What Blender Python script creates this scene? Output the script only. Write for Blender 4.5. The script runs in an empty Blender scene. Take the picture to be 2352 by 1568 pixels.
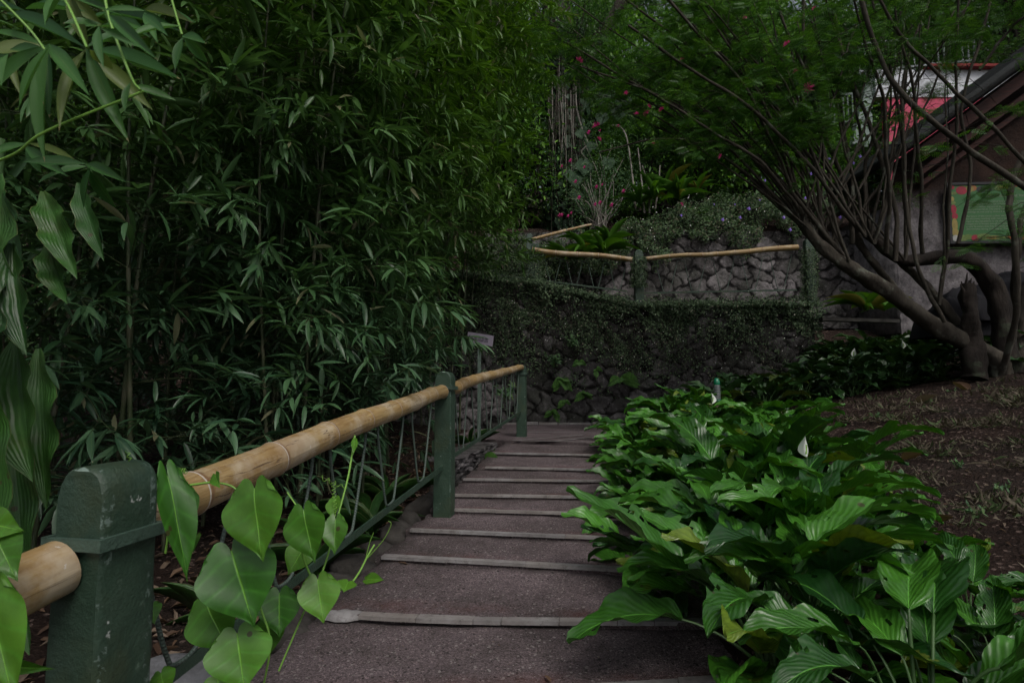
import bpy, math, random
import numpy as np
from mathutils import Vector, Matrix
random.seed(7); rng = np.random.default_rng(11)
sc = bpy.context.scene
col = sc.collection
R = math.radians

# ------------------------------------------------------------------ camera
CAM = np.array((0.0, 0.0, 1.3)); PITCH = R(4.7); F = 1300.0
def pt(u, v, Y):
    """world point seen at (u, v) of a 2352x1568 picture, Y metres ahead"""
    a = (u - 1176) / F; b = (784 - v) / F
    d = np.array((a, math.cos(PITCH) - b * math.sin(PITCH), math.sin(PITCH) + b * math.cos(PITCH)))
    return CAM + d * (Y / d[1])
cam = bpy.data.cameras.new('camera'); co = bpy.data.objects.new('camera', cam); col.objects.link(co)
co.location = CAM; co.rotation_euler = (R(90) + PITCH, 0, 0)
cam.sensor_width = 36; cam.lens = 36 * F / 2352; cam.clip_end = 1000; cam.clip_start = 0.02
cam.dof.use_dof = True; cam.dof.focus_distance = 3.6; cam.dof.aperture_fstop = 9
sc.camera = co

# ------------------------------------------------------------------ light
SUN_EL, SUN_AZ = R(52), R(158)
w = bpy.data.worlds.new('World'); sc.world = w; w.use_nodes = True
nt = w.node_tree
sky = nt.nodes.new('ShaderNodeTexSky'); sky.sky_type = 'NISHITA'; sky.sun_disc = False
sky.sun_elevation = SUN_EL; sky.sun_rotation = SUN_AZ; sky.air_density = 1.0; sky.dust_density = 4.0
bg = nt.nodes['Background']; bg.inputs[1].default_value = 0.10
hs = nt.nodes.new('ShaderNodeHueSaturation'); hs.inputs['Saturation'].default_value = 0.42
nt.links.new(sky.outputs[0], hs.inputs['Color']); nt.links.new(hs.outputs[0], bg.inputs[0])
sl = bpy.data.lights.new('sun', 'SUN'); so = bpy.data.objects.new('sun', sl); col.objects.link(so)
sl.energy = 1.25; sl.angle = R(22); sl.color = (1, .96, .9)
sd = Vector((math.sin(SUN_AZ) * math.cos(SUN_EL), math.cos(SUN_AZ) * math.cos(SUN_EL), math.sin(SUN_EL)))
so.rotation_euler = sd.to_track_quat('Z', 'Y').to_euler(); so.location = (0, -3, 12)
sc.view_settings.view_transform = 'Standard'; sc.view_settings.look = 'None'
sc.view_settings.exposure = 0; sc.view_settings.gamma = 1
sc.render.engine = 'CYCLES'
sc.cycles.use_denoising = True
sc.cycles.use_adaptive_sampling = True; sc.cycles.adaptive_threshold = .03
sc.cycles.max_bounces = 4; sc.cycles.diffuse_bounces = 2; sc.cycles.glossy_bounces = 2
sc.cycles.transmission_bounces = 4; sc.cycles.transparent_max_bounces = 4
sc.cycles.caustics_reflective = False; sc.cycles.caustics_refractive = False

# ------------------------------------------------------------------ materials
class M:
    def __init__(s, name):
        s.m = bpy.data.materials.new(name); s.m.use_nodes = True; s.nt = s.m.node_tree
        s.b = s.nt.nodes['Principled BSDF']; s.out = s.nt.nodes['Material Output']
    def n(s, t, props=None, **ins):
        x = s.nt.nodes.new('ShaderNode' + t)
        for k, v in (props or {}).items(): setattr(x, k, v)
        for k, v in ins.items(): s.set(x, k, v)
        return x
    def set(s, x, k, v):
        i = x.inputs[int(k[1:])] if (k[0] == 'i' and k[1:].isdigit()) else x.inputs[k.replace('_', ' ')]
        if isinstance(v, bpy.types.NodeSocket): s.nt.links.new(v, i)
        else: i.default_value = v
    def math(s, op, a, b=0.0, c=0.0):
        return s.n('Math', {'operation': op}, i0=a, i1=b, i2=c).outputs[0]
    def ramp(s, fac, stops):
        x = s.n('ValToRGB'); s.set(x, 'Fac', fac); e = x.color_ramp.elements
        while len(e) < len(stops): e.new(0.5)
        for q, (p, c) in zip(e, stops): q.position = p; q.color = (*c, 1) if len(c) == 3 else c
        return x.outputs[0]
    def mix(s, f, a, b, mode='MIX'):
        x = s.n('Mix', {'data_type': 'RGBA', 'blend_type': mode}); s.set(x, 'i0', f)
        for k, v in (('i6', a), ('i7', b)):
            s.set(x, k, (*v, 1) if isinstance(v, tuple) and len(v) == 3 else v)
        return x.outputs[2]
    def noise(s, scale, detail=4, vec=None, rough=.6, out=0):
        x = s.n('TexNoise', Scale=scale, Detail=detail, Roughness=rough)
        if vec is not None: s.set(x, 'Vector', vec)
        return x.outputs[out]
    def obj(s): return s.n('TexCoord').outputs['Object']
    def uv(s, name='UVMap'): return s.n('UVMap', {'uv_map': name}).outputs[0]
    def sep(s, v):
        x = s.n('SeparateXYZ'); s.set(x, 'i0', v); return x.outputs
    def bump(s, h, strength=.3, dist=.01, to=None):
        x = s.n('Bump', Strength=strength, Distance=dist, Height=h); s.set(to or s.b, 'Normal', x.outputs[0]); return x.outputs[0]
    def base(s, c, rough=.7, spec=.5):
        if isinstance(c, tuple): c = (*c, 1)
        s.set(s.b, 'Base Color', c); s.set(s.b, 'Roughness', rough); s.b.inputs['Specular IOR Level'].default_value = spec
        return s.m

def flat(name, c, rough=.7, var=.3, scale=9, bump=.3, spec=.4):
    m = M(name); n = m.noise(scale, 6, m.obj())
    c2 = m.mix(m.ramp(n, [(.3, (0, 0, 0)), (.7, (1, 1, 1))]), tuple(x * (1 - var) for x in c), tuple(min(1, x * (1 + var)) for x in c))
    if bump: m.bump(m.noise(scale * 6, 5, m.obj()), bump, .01)
    return m.base(c2, rough, spec)

def leafmat(name, c1, c2, rare=None, rough=.45, transl=.25, vein=0, obj_var=True, rare_at=.93, tcol=None, high=None, spec=.35):
    """per-leaf colour from the second UV map, midrib and side veins from the first"""
    m = M(name); r = m.sep(m.uv('rnd')); uv = m.sep(m.uv())
    f = r[0]
    if obj_var:
        oi = m.n('ObjectInfo'); f = m.math('FRACT', m.math('ADD', f, oi.outputs['Random']))
        f = m.math('ABSOLUTE', m.math('SUBTRACT', m.math('MULTIPLY', f, 2.0), 1.0))
    c = m.mix(f, c1, c2)
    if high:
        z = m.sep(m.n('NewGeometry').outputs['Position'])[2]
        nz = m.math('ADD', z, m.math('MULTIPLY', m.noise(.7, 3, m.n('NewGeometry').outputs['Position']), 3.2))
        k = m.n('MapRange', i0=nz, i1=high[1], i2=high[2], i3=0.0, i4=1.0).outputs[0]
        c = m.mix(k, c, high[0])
    if rare:
        q_ = m.math('FRACT', m.math('ADD', r[1], m.math('MULTIPLY', oi.outputs['Random'], 7.3))) if obj_var else r[1]
        c = m.mix(m.math('MULTIPLY', m.math('GREATER_THAN', q_, rare_at), .8), c, rare)
    if vein == 1:      # bamboo: fine parallel streaks, paler midrib, dry tip
        mid = m.math('LESS_THAN', m.math('ABSOLUTE', m.math('SUBTRACT', uv[0], .5)), .035)
        c = m.mix(m.math('MULTIPLY', mid, .35), c, (.16, .24, .08))
        st = m.noise(1, 2, m.n('Combine' + 'XYZ', i0=m.math('MULTIPLY', uv[0], 26.0), i1=uv[1], i2=r[1]).outputs[0])
        c = m.mix(m.math('MULTIPLY', st, .35), c, tuple(x * .45 for x in c1))
        tip = m.math('MULTIPLY', m.math('GREATER_THAN', uv[1], .955), m.math('GREATER_THAN', r[1], .45))
        c = m.mix(m.math('MULTIPLY', tip, .7), c, (.28, .22, .12))
    if vein in (2, 3):      # broad leaf: curved side veins as ribs
        au = m.math('ABSOLUTE', m.math('SUBTRACT', uv[0], .5))
        wob = m.math('MULTIPLY', m.noise(4, 2, m.uv()), .03)
        ph = m.math('SUBTRACT', m.math('ADD', uv[1], wob), m.math('MULTIPLY', m.math('POWER', au, .8), .62 if vein == 2 else .35))
        rib = m.math('SINE', m.math('MULTIPLY', ph, 78.0 if vein == 2 else 15.0))
        if vein == 3: rib = m.math('POWER', m.math('ABSOLUTE', rib), 16.0)
        mid = m.n('MapRange', i0=au, i1=0.0, i2=.02 if vein == 3 else .025, i3=1.0, i4=0.0).outputs[0]
        c = m.mix(m.math('MULTIPLY', mid, .6), c, tuple(min(1, x * 2.4 + .02) for x in c2))
        c = m.mix(m.math('MULTIPLY', rib, .22 if vein == 2 else .22), c, tuple(x * (.4 if vein == 2 else 3.0) for x in c1))
        blot = m.noise(6, 5, m.n('VectorMath', {'operation': 'ADD'}, i0=m.obj(), i1=m.uv('rnd')).outputs[0])
        c = m.mix(m.math('MULTIPLY', m.math('GREATER_THAN', blot, .69), .55 if vein == 2 else 0.0), c, (.13, .15, .02))
        h = m.math('ADD', m.math('MULTIPLY', rib, .35 if vein == 2 else -.12), m.math('MULTIPLY', mid, -1.2))
        h = m.math('ADD', h, m.math('MULTIPLY', m.noise(30, 3, m.obj()), .25))
        bn = m.bump(h, .42 if vein == 2 else .3, .004)
    if vein == 4:      # long parallel ribs
        wv = m.noise(3, 3, m.uv()); rib = m.math('SINE', m.math('ADD', m.math('MULTIPLY', uv[0], 75.0), m.math('MULTIPLY', wv, 5.0)))
        c = m.mix(m.math('MULTIPLY', rib, .10), c, tuple(x * .35 for x in c1)); c = m.mix(m.ramp(m.noise(5, 6, m.obj(), .7), [(.55, (0, 0, 0)), (.75, (.7, .7, .7))]), c, (.06, .075, .02))
        ed = m.math('GREATER_THAN', m.math('ABSOLUTE', m.math('SUBTRACT', uv[0], .5)), .487); c = m.mix(m.math('MULTIPLY', ed, .6), c, (.2, .2, .08)); m.bump(m.math('ADD', rib, m.math('MULTIPLY', m.noise(4, 4, m.obj()), 3.0)), .25, .003)
    if vein in (3, 4) or vein == 2:
        c = m.mix(1.0, c, m.ramp(m.noise(7, 5, m.obj(), .7), [(.3, (.6, .6, .6)), (.7, (1.35, 1.35, 1.35))]), 'MULTIPLY')
        sp = m.n('TexVoronoi', Scale=38.0 if vein == 3 else 24.0, Vector=m.obj()); sc_ = m.sep(sp.outputs['Color'])
        c = m.mix(m.math('MULTIPLY', m.math('MULTIPLY', m.math('LESS_THAN', sp.outputs['Distance'], .22), m.math('GREATER_THAN', sc_[0], .94)), .85), c, (.05, .035, .015))
    m.base(c, rough, spec)
    if transl:
        t = m.n('BsdfTranslucent'); hs = m.n('HueSaturation', Saturation=1.1, Value=1.5, Color=c)
        m.set(t, 'Color', m.mix(.25, hs.outputs[0], tcol or (.12, .2, .01)))
        mx = m.n('MixShader', Fac=transl); m.set(mx, 'i1', m.b.outputs[0]); m.set(mx, 'i2', t.outputs[0])
        m.set(m.out, 'i0', mx.outputs[0])
    return m.m

MT = {}
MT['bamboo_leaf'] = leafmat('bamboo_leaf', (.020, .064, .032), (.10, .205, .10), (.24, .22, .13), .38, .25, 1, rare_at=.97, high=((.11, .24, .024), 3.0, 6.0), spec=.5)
MT['bamboo_near'] = leafmat('bamboo_near', (.035, .12, .03), (.075, .20, .045), (.16, .2, .05), .45, .3, 1, rare_at=.85, spec=.3)
MT['lily'] = leafmat('lily', (.011, .052, .010), (.07, .235, .022), (.15, .21, .02), .30, .15, 2, rare_at=.95, spec=.5)
MT['lily_shaded'] = leafmat('lily_shaded', (.016, .05, .014), (.03, .085, .018), (.09, .13, .02), .3, .1, 2, rare_at=.94, spec=.5)  # copy of the lily greens with the far bed's shade put into the colour
MT['heart'] = leafmat('heart', (.030, .115, .012), (.10, .24, .022), None, .38, .2, 3, spec=.4)
MT['broad'] = leafmat('broad', (.018, .065, .014), (.045, .13, .024), None, .42, .15, 4, spec=.35)
MT['creeper'] = leafmat('creeper', (.02, .042, .022), (.13, .20, .10), (.26, .23, .18), .6, .15, 0, False, .96)
MT['creeper2'] = leafmat('creeper2', (.02, .045, .022), (.10, .17, .065), (.13, .10, .07), .6, .15, 0, False, .9)
MT['pinnate'] = leafmat('pinnate', (.014, .055, .012), (.06, .17, .025), (.11, .25, .03), .42, .25, 0, False, .8)
MT['tree_leaf'] = leafmat('tree_leaf', (.03, .09, .018), (.10, .25, .035), (.17, .34, .05), .5, .3, 0, True, .8)
MT['climb_dark'] = leafmat('climb_dark', (.012, .03, .013), (.03, .065, .03), (.05, .09, .05), .5, .1, 0, False, .9)
MT['tree_dark'] = leafmat('tree_dark', (.02, .06, .02), (.07, .15, .04), (.12, .22, .08), .5, .25, 0, True, .9)
MT['shrub'] = leafmat('shrub', (.06, .13, .06), (.11, .21, .085), (.1, .16, .05), .55, .25, 0, False, .85)
MT['strap'] = leafmat('strap', (.06, .16, .02), (.10, .25, .03), (.25, .2, .04), .4, .25, 1, True, .92)
MT['fern'] = leafmat('fern', (.05, .14, .03), (.10, .24, .04), None, .6, .3, 0)
MT['climber'] = leafmat('climber', (.012, .034, .014), (.026, .062, .026), (.04, .08, .03), .7, .15, 3)
MT['dry'] = leafmat('dry', (.06, .032, .02), (.14, .085, .052), (.2, .15, .11), .7, .15, 0, False, .6)
MT['dry_grass'] = leafmat('dry_grass', (.055, .045, .03), (.13, .11, .075), (.04, .08, .02), .8, .1, 0, False, .8)
MT['stem_green'] = flat('stem_green', (.05, .11, .03), .5, .3, 12, .1)
MT['vine_stem'] = flat('vine_stem', (.16, .33, .05), .5, .2, 12, .1)
MT['pink'] = flat('pink', (.8, .04, .30), .6, .3, 20, 0)
MT['pink_dark'] = flat('pink_dark', (.55, .03, .22), .6, .3, 20, 0)
MT['violet'] = flat('violet', (.32, .2, .7), .6, .3, 20, 0)
MT['white'] = flat('white', (.72, .72, .68), .6, .1, 20, 0)
MT['spathe'] = flat('spathe', (.7, .74, .68), .5, .08, 20, 0)
MT['rod'] = flat('rod', (.075, .11, .09), .45, .35, 30, .2)

def m_culm():
    m = M('culm'); uv = m.sep(m.uv()); r = m.sep(m.uv('rnd'))
    c = m.mix(m.noise(3, 4, m.obj()), (.02, .035, .014), (.06, .075, .032))
    c = m.mix(r[0], c, (.09, .09, .055)); return m.base(c, .5, .4)
MT['culm'] = m_culm()
def m_rail():
    m = M('bamboo_rail'); uv = m.sep(m.uv()); r = m.sep(m.uv('rnd'))
    st = m.noise(1, 6, m.n('CombineXYZ', i0=m.math('MULTIPLY', uv[0], 22.0), i1=m.math('MULTIPLY', uv[1], 5.0), i2=0.0).outputs[0], .65)
    c = m.ramp(st, [(.28, (.19, .11, .04)), (.5, (.35, .235, .10)), (.72, (.46, .35, .18))])
    pat = m.noise(5, 6, m.obj(), .7)
    c = m.mix(m.ramp(pat, [(.48, (0, 0, 0)), (.62, (.8, .8, .8))]), c, (.50, .42, .31))
    c = m.mix(m.math('MULTIPLY', m.ramp(m.noise(2.2, 5, m.obj(), .7), [(.5, (0, 0, 0)), (.7, (1, 1, 1))]), .55), c, (.22, .12, .045))
    sp = m.math('GREATER_THAN', m.noise(42, 3, m.obj()), .70)
    c = m.mix(m.math('MULTIPLY', sp, .6), c, (.6, .58, .54))
    crack = m.noise(1, 3, m.n('CombineXYZ', i0=m.math('MULTIPLY', uv[0], 9.0), i1=m.math('MULTIPLY', uv[1], 1.1), i2=3.0).outputs[0], .5)
    ck = m.math('LESS_THAN', m.math('ABSOLUTE', m.math('SUBTRACT', crack, .5)), .004)
    c = m.mix(m.math('MULTIPLY', ck, .8), c, (.09, .05, .03))
    c = m.mix(m.ramp(r[0], [(.35, (0, 0, 0)), (.75, (.7, .7, .7))]), c, (.24, .12, .06))
    c = m.mix(m.math('GREATER_THAN', r[1], .8), c, (.55, .5, .44))
    m.bump(m.math('ADD', st, m.math('MULTIPLY', ck, -1.0)), .3, .004)
    return m.base(c, .48, .4)
MT['rail'] = m_rail()
def m_post():
    m = M('green_post'); o = m.obj()
    n = m.noise(6, 8, o, .7)
    c = m.ramp(n, [(.3, (.016, .038, .023)), (.55, (.030, .060, .039)), (.8, (.05, .082, .056))])
    c = m.mix(m.ramp(m.noise(16, 7, o, .75), [(.60, (0, 0, 0)), (.68, (.75, .75, .75))]), c, (.10, .15, .11))
    c = m.mix(m.ramp(m.noise(26, 5, o, .6), [(.69, (0, 0, 0)), (.72, (1, 1, 1))]), c, (.42, .44, .42))
    c = m.mix(m.ramp(m.noise(4, 6, m.n('VectorMath', {'operation': 'ADD'}, i0=o, i1=(5, 3, 1)).outputs[0]), [(.52, (0, 0, 0)), (.7, (.7, .7, .7))]), c, (.045, .055, .022))
    pz = m.n('NewGeometry').outputs['Pointiness']
    ed_ = m.sep(m.uv('rnd'))[0]; c = m.mix(m.math('MULTIPLY', m.math('GREATER_THAN', ed_, .5), m.math('GREATER_THAN', m.noise(34, 6, o, .75), .585)), c, (.13, .18, .155))
    c = m.mix(m.math('MULTIPLY', m.ramp(pz, [(.515, (0, 0, 0)), (.56, (1, 1, 1))]), m.math('GREATER_THAN', m.noise(30, 4, o), .47)), c, (.2, .27, .23))
    m.bump(m.math('ADD', m.noise(24, 8, o, .65), m.math('MULTIPLY', m.noise(130, 4, o), .3)), .5, .012)
    return m.base(c, .5, .5)
MT['post'] = m_post()
def m_conc():
    m = M('stair_concrete'); o = m.n('NewGeometry').outputs['Position']
    v = m.n('TexVoronoi', Scale=190.0, Vector=o)
    v2 = m.n('TexVoronoi', Scale=120.0, Vector=o)
    big = m.noise(1.6, 6, o, .6)
    c = m.mix(m.ramp(big, [(.35, (0, 0, 0)), (.65, (1, 1, 1))]), (.088, .072, .072), (.162, .130, .137))
    cr = m.sep(v.outputs['Color'])
    c = m.mix(.75, c, m.mix(1.0, c, m.ramp(cr[0], [(0, (.35, .33, .33)), (.5, (1, .96, .98)), (.85, (1.4, 1.35, 1.4)), (1, (2.2, 2.1, 2.1))]), 'MULTIPLY'))
    c = m.mix(m.math('MULTIPLY', m.math('GREATER_THAN', m.sep(v2.outputs['Color'])[1], .965), .6), c, (.33, .30, .29))
    c = m.mix(m.math('MULTIPLY', m.math('GREATER_THAN', m.sep(v2.outputs['Color'])[2], .97), .85), c, (.02, .018, .017))
    r = m.sep(m.uv('rnd'))   # x: closeness to the front edge, old red oxide paint; y: darker at tread backs, risers and left edge
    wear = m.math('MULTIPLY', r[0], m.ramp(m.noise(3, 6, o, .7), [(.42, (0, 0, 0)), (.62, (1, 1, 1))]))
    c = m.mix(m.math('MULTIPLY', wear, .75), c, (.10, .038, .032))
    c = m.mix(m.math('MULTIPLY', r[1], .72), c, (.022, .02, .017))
    st = m.noise(1, 5, m.n('VectorMath', {'operation': 'MULTIPLY'}, i0=o, i1=(6, 60, 10)).outputs[0])
    c = m.mix(m.ramp(m.noise(9, 7, o, .7), [(.5, (0, 0, 0)), (.75, (.6, .6, .6))]), c, (.045, .037, .036))
    c = m.mix(m.ramp(m.noise(1.1, 8, m.n('VectorMath', {'operation': 'ADD'}, i0=o, i1=(3, 9, 2)).outputs[0], .75), [(.52, (0, 0, 0)), (.66, (.6, .6, .6))]), c, (.05, .042, .038))
    h = m.math('ADD', m.math('MULTIPLY', v.outputs['Distance'], -1.0), m.math('ADD', m.math('MULTIPLY', st, .7), m.math('MULTIPLY', m.noise(12, 5, o), .8)))
    m.bump(h, .8, .006)
    return m.base(c, .88, .25)
MT['concrete'] = m_conc()
def m_marble():
    m = M('marble_nosing'); o = m.n('NewGeometry').outputs['Position']; oi = m.sep(m.uv('rnd'))
    c = m.ramp(m.noise(5, 8, o, .7), [(.3, (.12, .11, .11)), (.5, (.22, .21, .21)), (.7, (.33, .325, .33))])
    c = m.mix(m.math('MULTIPLY', oi[0], .3), c, (.30, .25, .21))
    c = m.mix(m.ramp(m.noise(22, 6, o, .8), [(.52, (0, 0, 0)), (.68, (.85, .85, .85))]), c, (.09, .08, .075))
    m.bump(m.noise(40, 5, o), .4, .006); return m.base(c, .65, .35)
MT['marble'] = m_marble()
def m_soil():
    m = M('soil'); o = m.n('NewGeometry').outputs['Position']
    c = m.ramp(m.noise(2.5, 9, o, .75), [(.3, (.012, .008, .007)), (.5, (.030, .018, .014)), (.68, (.055, .037, .030))])
    c = m.mix(m.ramp(m.noise(.9, 4, o), [(.5, (0, 0, 0)), (.7, (.8, .8, .8))]), c, (.025, .022, .018))
    v = m.n('TexVoronoi', Scale=55.0, Vector=o)
    c = m.mix(m.math('GREATER_THAN', m.sep(v.outputs['Color'])[0], .93), c, (.14, .10, .085))
    m.bump(m.math('ADD', m.noise(18, 10, o, .75), m.math('MULTIPLY', v.outputs['Distance'], .6)), 1.0, .035)
    return m.base(c, .95, .15)
MT['soil'] = m_soil()
def m_stone(name, dark, light, mortar, moss=.4):
    m = M(name); o = m.n('NewGeometry').outputs['Position']; r = m.sep(m.uv('rnd'))
    c = m.mix(r[0], dark, light)
    c = m.mix(1.0, c, m.ramp(m.noise(7, 8, o, .75), [(.3, (.45, .45, .45)), (.55, (1, 1, 1)), (.75, (1.5, 1.5, 1.5))]), 'MULTIPLY')
    c = m.mix(m.ramp(m.noise(17, 7, o, .7), [(.55, (0, 0, 0)), (.7, (.6, .6, .6))]), c, tuple(min(1, x * 1.7) for x in light))
    c = m.mix(m.ramp(m.noise(1.4, 9, o, .75), [(.46, (0, 0, 0)), (.58, (moss,) * 3)]), c, (.028, .034, .022))
    c = m.mix(m.ramp(m.noise(4.5, 9, o, .8), [(.5, (0, 0, 0)), (.62, (.8,) * 3)]), c, mortar)
    c = m.mix(m.ramp(r[1], [(.04, (1, 1, 1)), (.16, (0, 0, 0))]), c, mortar)
    m.bump(m.noise(26, 9, o, .7), .8, .03); return m.base(c, .9, .2)
MT['stone'] = m_stone('dark_stone', (.05, .047, .047), (.14, .132, .134), (.012, .011, .01), .6)
MT['stone_light'] = m_stone('light_stone', (.07, .063, .063), (.25, .23, .236), (.012, .011, .011), .6)
def m_trunk(name, a, b, lich):
    m = M(name); o = m.obj(); uv = m.uv()
    c = m.ramp(m.noise(8, 8, m.n('VectorMath', {'operation': 'MULTIPLY'}, i0=o, i1=(1, 1, .35)).outputs[0], .7), [(.3, a), (.7, b)])
    c = m.mix(m.ramp(m.noise(5, 5, o, .6), [(.58, (0, 0, 0)), (.66, (.8, .8, .8))]), c, lich)
    m.bump(m.noise(30, 8, m.n('VectorMath', {'operation': 'MULTIPLY'}, i0=o, i1=(1, 1, .3)).outputs[0], .7), .9, .02)
    return m.base(c, .9, .2)
MT['bark'] = m_trunk('bark', (.03, .025, .02), (.085, .075, .06), (.14, .15, .12))
MT['bark_dark'] = m_trunk('bark_dark', (.012, .010, .009), (.045, .036, .03), (.05, .06, .04))
MT['bark_pale'] = m_trunk('bark_pale', (.2, .18, .16), (.36, .33, .3), (.3, .32, .25))

# ------------------------------------------------------------------ mesh builder
class G:
    def __init__(s): s.V = []; s.Q = []; s.T = []; s.U = []; s.S = []; s.mq = []; s.mt = []; s.n = 0
    def add(s, V, Fc, UV=None, RN=None, mi=0):
        V = np.asarray(V, float).reshape(-1, 3); n = len(V)
        if n == 0: return
        s.V.append(V)
        s.U.append(np.zeros((n, 2)) if UV is None else np.asarray(UV, float).reshape(n, 2))
        RN = np.zeros((n, 2)) if RN is None else np.asarray(RN, float)
        if RN.ndim == 1: RN = np.tile(RN, (n, 1))
        s.S.append(RN)
        Fc = np.asarray(Fc, int) + s.n
        (s.Q if Fc.shape[1] == 4 else s.T).append(Fc); (s.mq if Fc.shape[1] == 4 else s.mt).append(np.full(len(Fc), mi))
        s.n += n
    def more(s, Fc, mi=0, back=0):     # more faces on the vertices added last (back = how many they were)
        Fc = np.asarray(Fc, int) + s.n - back
        (s.Q if Fc.shape[1] == 4 else s.T).append(Fc); (s.mq if Fc.shape[1] == 4 else s.mt).append(np.full(len(Fc), mi))
    def inst(s, tm, P, D, Nn, S, RN, W=None, mi=0):
        """copies of a template (V, F, UV): P positions, D length direction, Nn normal hint, S scale, RN per copy (n,2)"""
        V0, F0, U0 = tm; P = np.asarray(P, float); n = len(P)
        if n == 0: return
        D = np.asarray(D, float); D = D / np.linalg.norm(D, axis=1, keepdims=True)
        X = np.cross(D, np.asarray(Nn, float)); X /= (np.linalg.norm(X, axis=1, keepdims=True) + 1e-9)
        Z = np.cross(X, D); S = np.broadcast_to(S, (n,)); W = S if W is None else np.broadcast_to(W, (n,))
        V = P[:, None] + V0[None, :, 0:1] * (X * W[:, None])[:, None] + V0[None, :, 1:2] * (D * S[:, None])[:, None] + V0[None, :, 2:3] * (Z * S[:, None])[:, None]
        k = len(V0); Fa = (F0[None] + (np.arange(n) * k)[:, None, None]).reshape(-1, F0.shape[1])
        s.add(V.reshape(-1, 3), Fa, np.tile(U0, (n, 1)), np.repeat(np.asarray(RN, float), k, axis=0), mi)
    def tube(s, P, rad, k=8, mi=0, rn=None, cap=True, vs=1.0, rough=0):
        P = np.asarray(P, float); n = len(P); rad = np.broadcast_to(rad, (n,)).astype(float)
        T = np.gradient(P, axis=0); T /= (np.linalg.norm(T, axis=1, keepdims=True) + 1e-9)
        up = np.array((0, 0, 1.0)) if abs(T[0][2]) < .9 else np.array((1.0, 0, 0))
        A = np.cross(T[0], up); A /= np.linalg.norm(A); As = [A]
        for i in range(1, n):
            A = A - T[i] * A.dot(T[i]); A /= (np.linalg.norm(A) + 1e-9); As.append(A)
        As = np.array(As); Bs = np.cross(T, As)
        th = np.linspace(0, 2 * np.pi, k + 1)
        rad2 = rad[:, None] * np.ones(k + 1)
        if rough:
            ii = np.concatenate([[0], np.cumsum(np.linalg.norm(np.diff(P, axis=0), axis=1))])[:, None] / .03; rad2 = rad2 * (1 + rough * (np.sin(3 * th + ii * .21) * .5 + np.sin(5 * th - ii * .37 + 1) * .35 + .35 * np.sin(2 * th + ii * .55) + rng.normal(size=(n, 1)) * .15 + .3 * np.sin(9 * th + .13 * ii)))
        V = P[:, None] + rad2[:, :, None] * (np.cos(th)[None, :, None] * As[:, None] + np.sin(th)[None, :, None] * Bs[:, None])
        L = np.concatenate([[0], np.cumsum(np.linalg.norm(np.diff(P, axis=0), axis=1))]) * vs
        UV = np.stack(np.broadcast_arrays(th[None] / (2 * np.pi), L[:, None]), -1)
        RN = np.zeros((n, k + 1, 2)) if rn is None else np.repeat(np.asarray(rn, float)[:, None], k + 1, 1)
        i, j = np.meshgrid(np.arange(n - 1), np.arange(k), indexing='ij'); a = (i * (k + 1) + j).ravel()
        s.add(V.reshape(-1, 3), np.stack([a, a + 1, a + k + 2, a + k + 1], 1), UV.reshape(-1, 2), RN.reshape(-1, 2), mi)
        if cap and k > 3:
            for e, c in ((0, P[0]), (n - 1, P[-1])):
                ring = V[e, :k]; vv = np.vstack([ring, c[None]])
                fc = [(q, (q + 1) % k, k) for q in range(k)]
                if e == 0: fc = [f[::-1] for f in fc]
                s.add(vv, fc, np.tile(UV[e, 0], (k + 1, 1)), np.tile((0, 1.0 if rn is not None else 0), (k + 1, 1)), mi)
    def grid(s, V, UV=None, RN=None, mi=0):
        a, b = V.shape[:2]; i, j = np.meshgrid(np.arange(a - 1), np.arange(b - 1), indexing='ij'); q = (i * b + j).ravel()
        s.add(V.reshape(-1, 3), np.stack([q, q + b, q + b + 1, q + 1], 1), None if UV is None else UV.reshape(-1, 2), None if RN is None else RN.reshape(-1, 2), mi)
    def box(s, c, ax, ay, az, mi=0, rn=None):
        c = np.asarray(c, float); ax, ay, az = (np.asarray(q, float) for q in (ax, ay, az))
        V = [c + i * ax + j * ay + k * az for k in (-1, 1) for j in (-1, 1) for i in (-1, 1)]
        s.add(V, [(0, 2, 3, 1), (4, 5, 7, 6), (0, 1, 5, 4), (2, 6, 7, 3), (0, 4, 6, 2), (1, 3, 7, 5)], None, None if rn is None else np.array(rn), mi)
    def mesh(s, name, mats, smooth=True):
        me = bpy.data.meshes.new(name)
        V = np.concatenate(s.V); Q = np.concatenate(s.Q) if s.Q else np.zeros((0, 4), int); T = np.concatenate(s.T) if s.T else np.zeros((0, 3), int)
        lo = np.concatenate([Q.ravel(), T.ravel()]); st = np.concatenate([np.arange(len(Q)) * 4, len(Q) * 4 + np.arange(len(T)) * 3])
        me.vertices.add(len(V)); me.vertices.foreach_set('co', V.astype(np.float32).ravel())
        me.loops.add(len(lo)); me.loops.foreach_set('vertex_index', lo.astype(np.int32))
        me.polygons.add(len(st)); me.polygons.foreach_set('loop_start', st.astype(np.int32))
        me.polygons.foreach_set('material_index', np.concatenate(s.mq + s.mt).astype(np.int32))
        U = np.concatenate(s.U); Sx = np.concatenate(s.S)
        me.uv_layers.new(name='UVMap').data.foreach_set('uv', U[lo].astype(np.float32).ravel())
        me.uv_layers.new(name='rnd').data.foreach_set('uv', Sx[lo].astype(np.float32).ravel())
        me.update(calc_edges=True)
        me.polygons.foreach_set('use_smooth', np.full(len(st), smooth))
        for q in (mats if isinstance(mats, (list, tuple)) else [mats]): me.materials.append(q)
        return me
    def build(s, name, mats, parent=None, smooth=True):
        return link(name, s.mesh(name, mats, smooth), parent)

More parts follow.
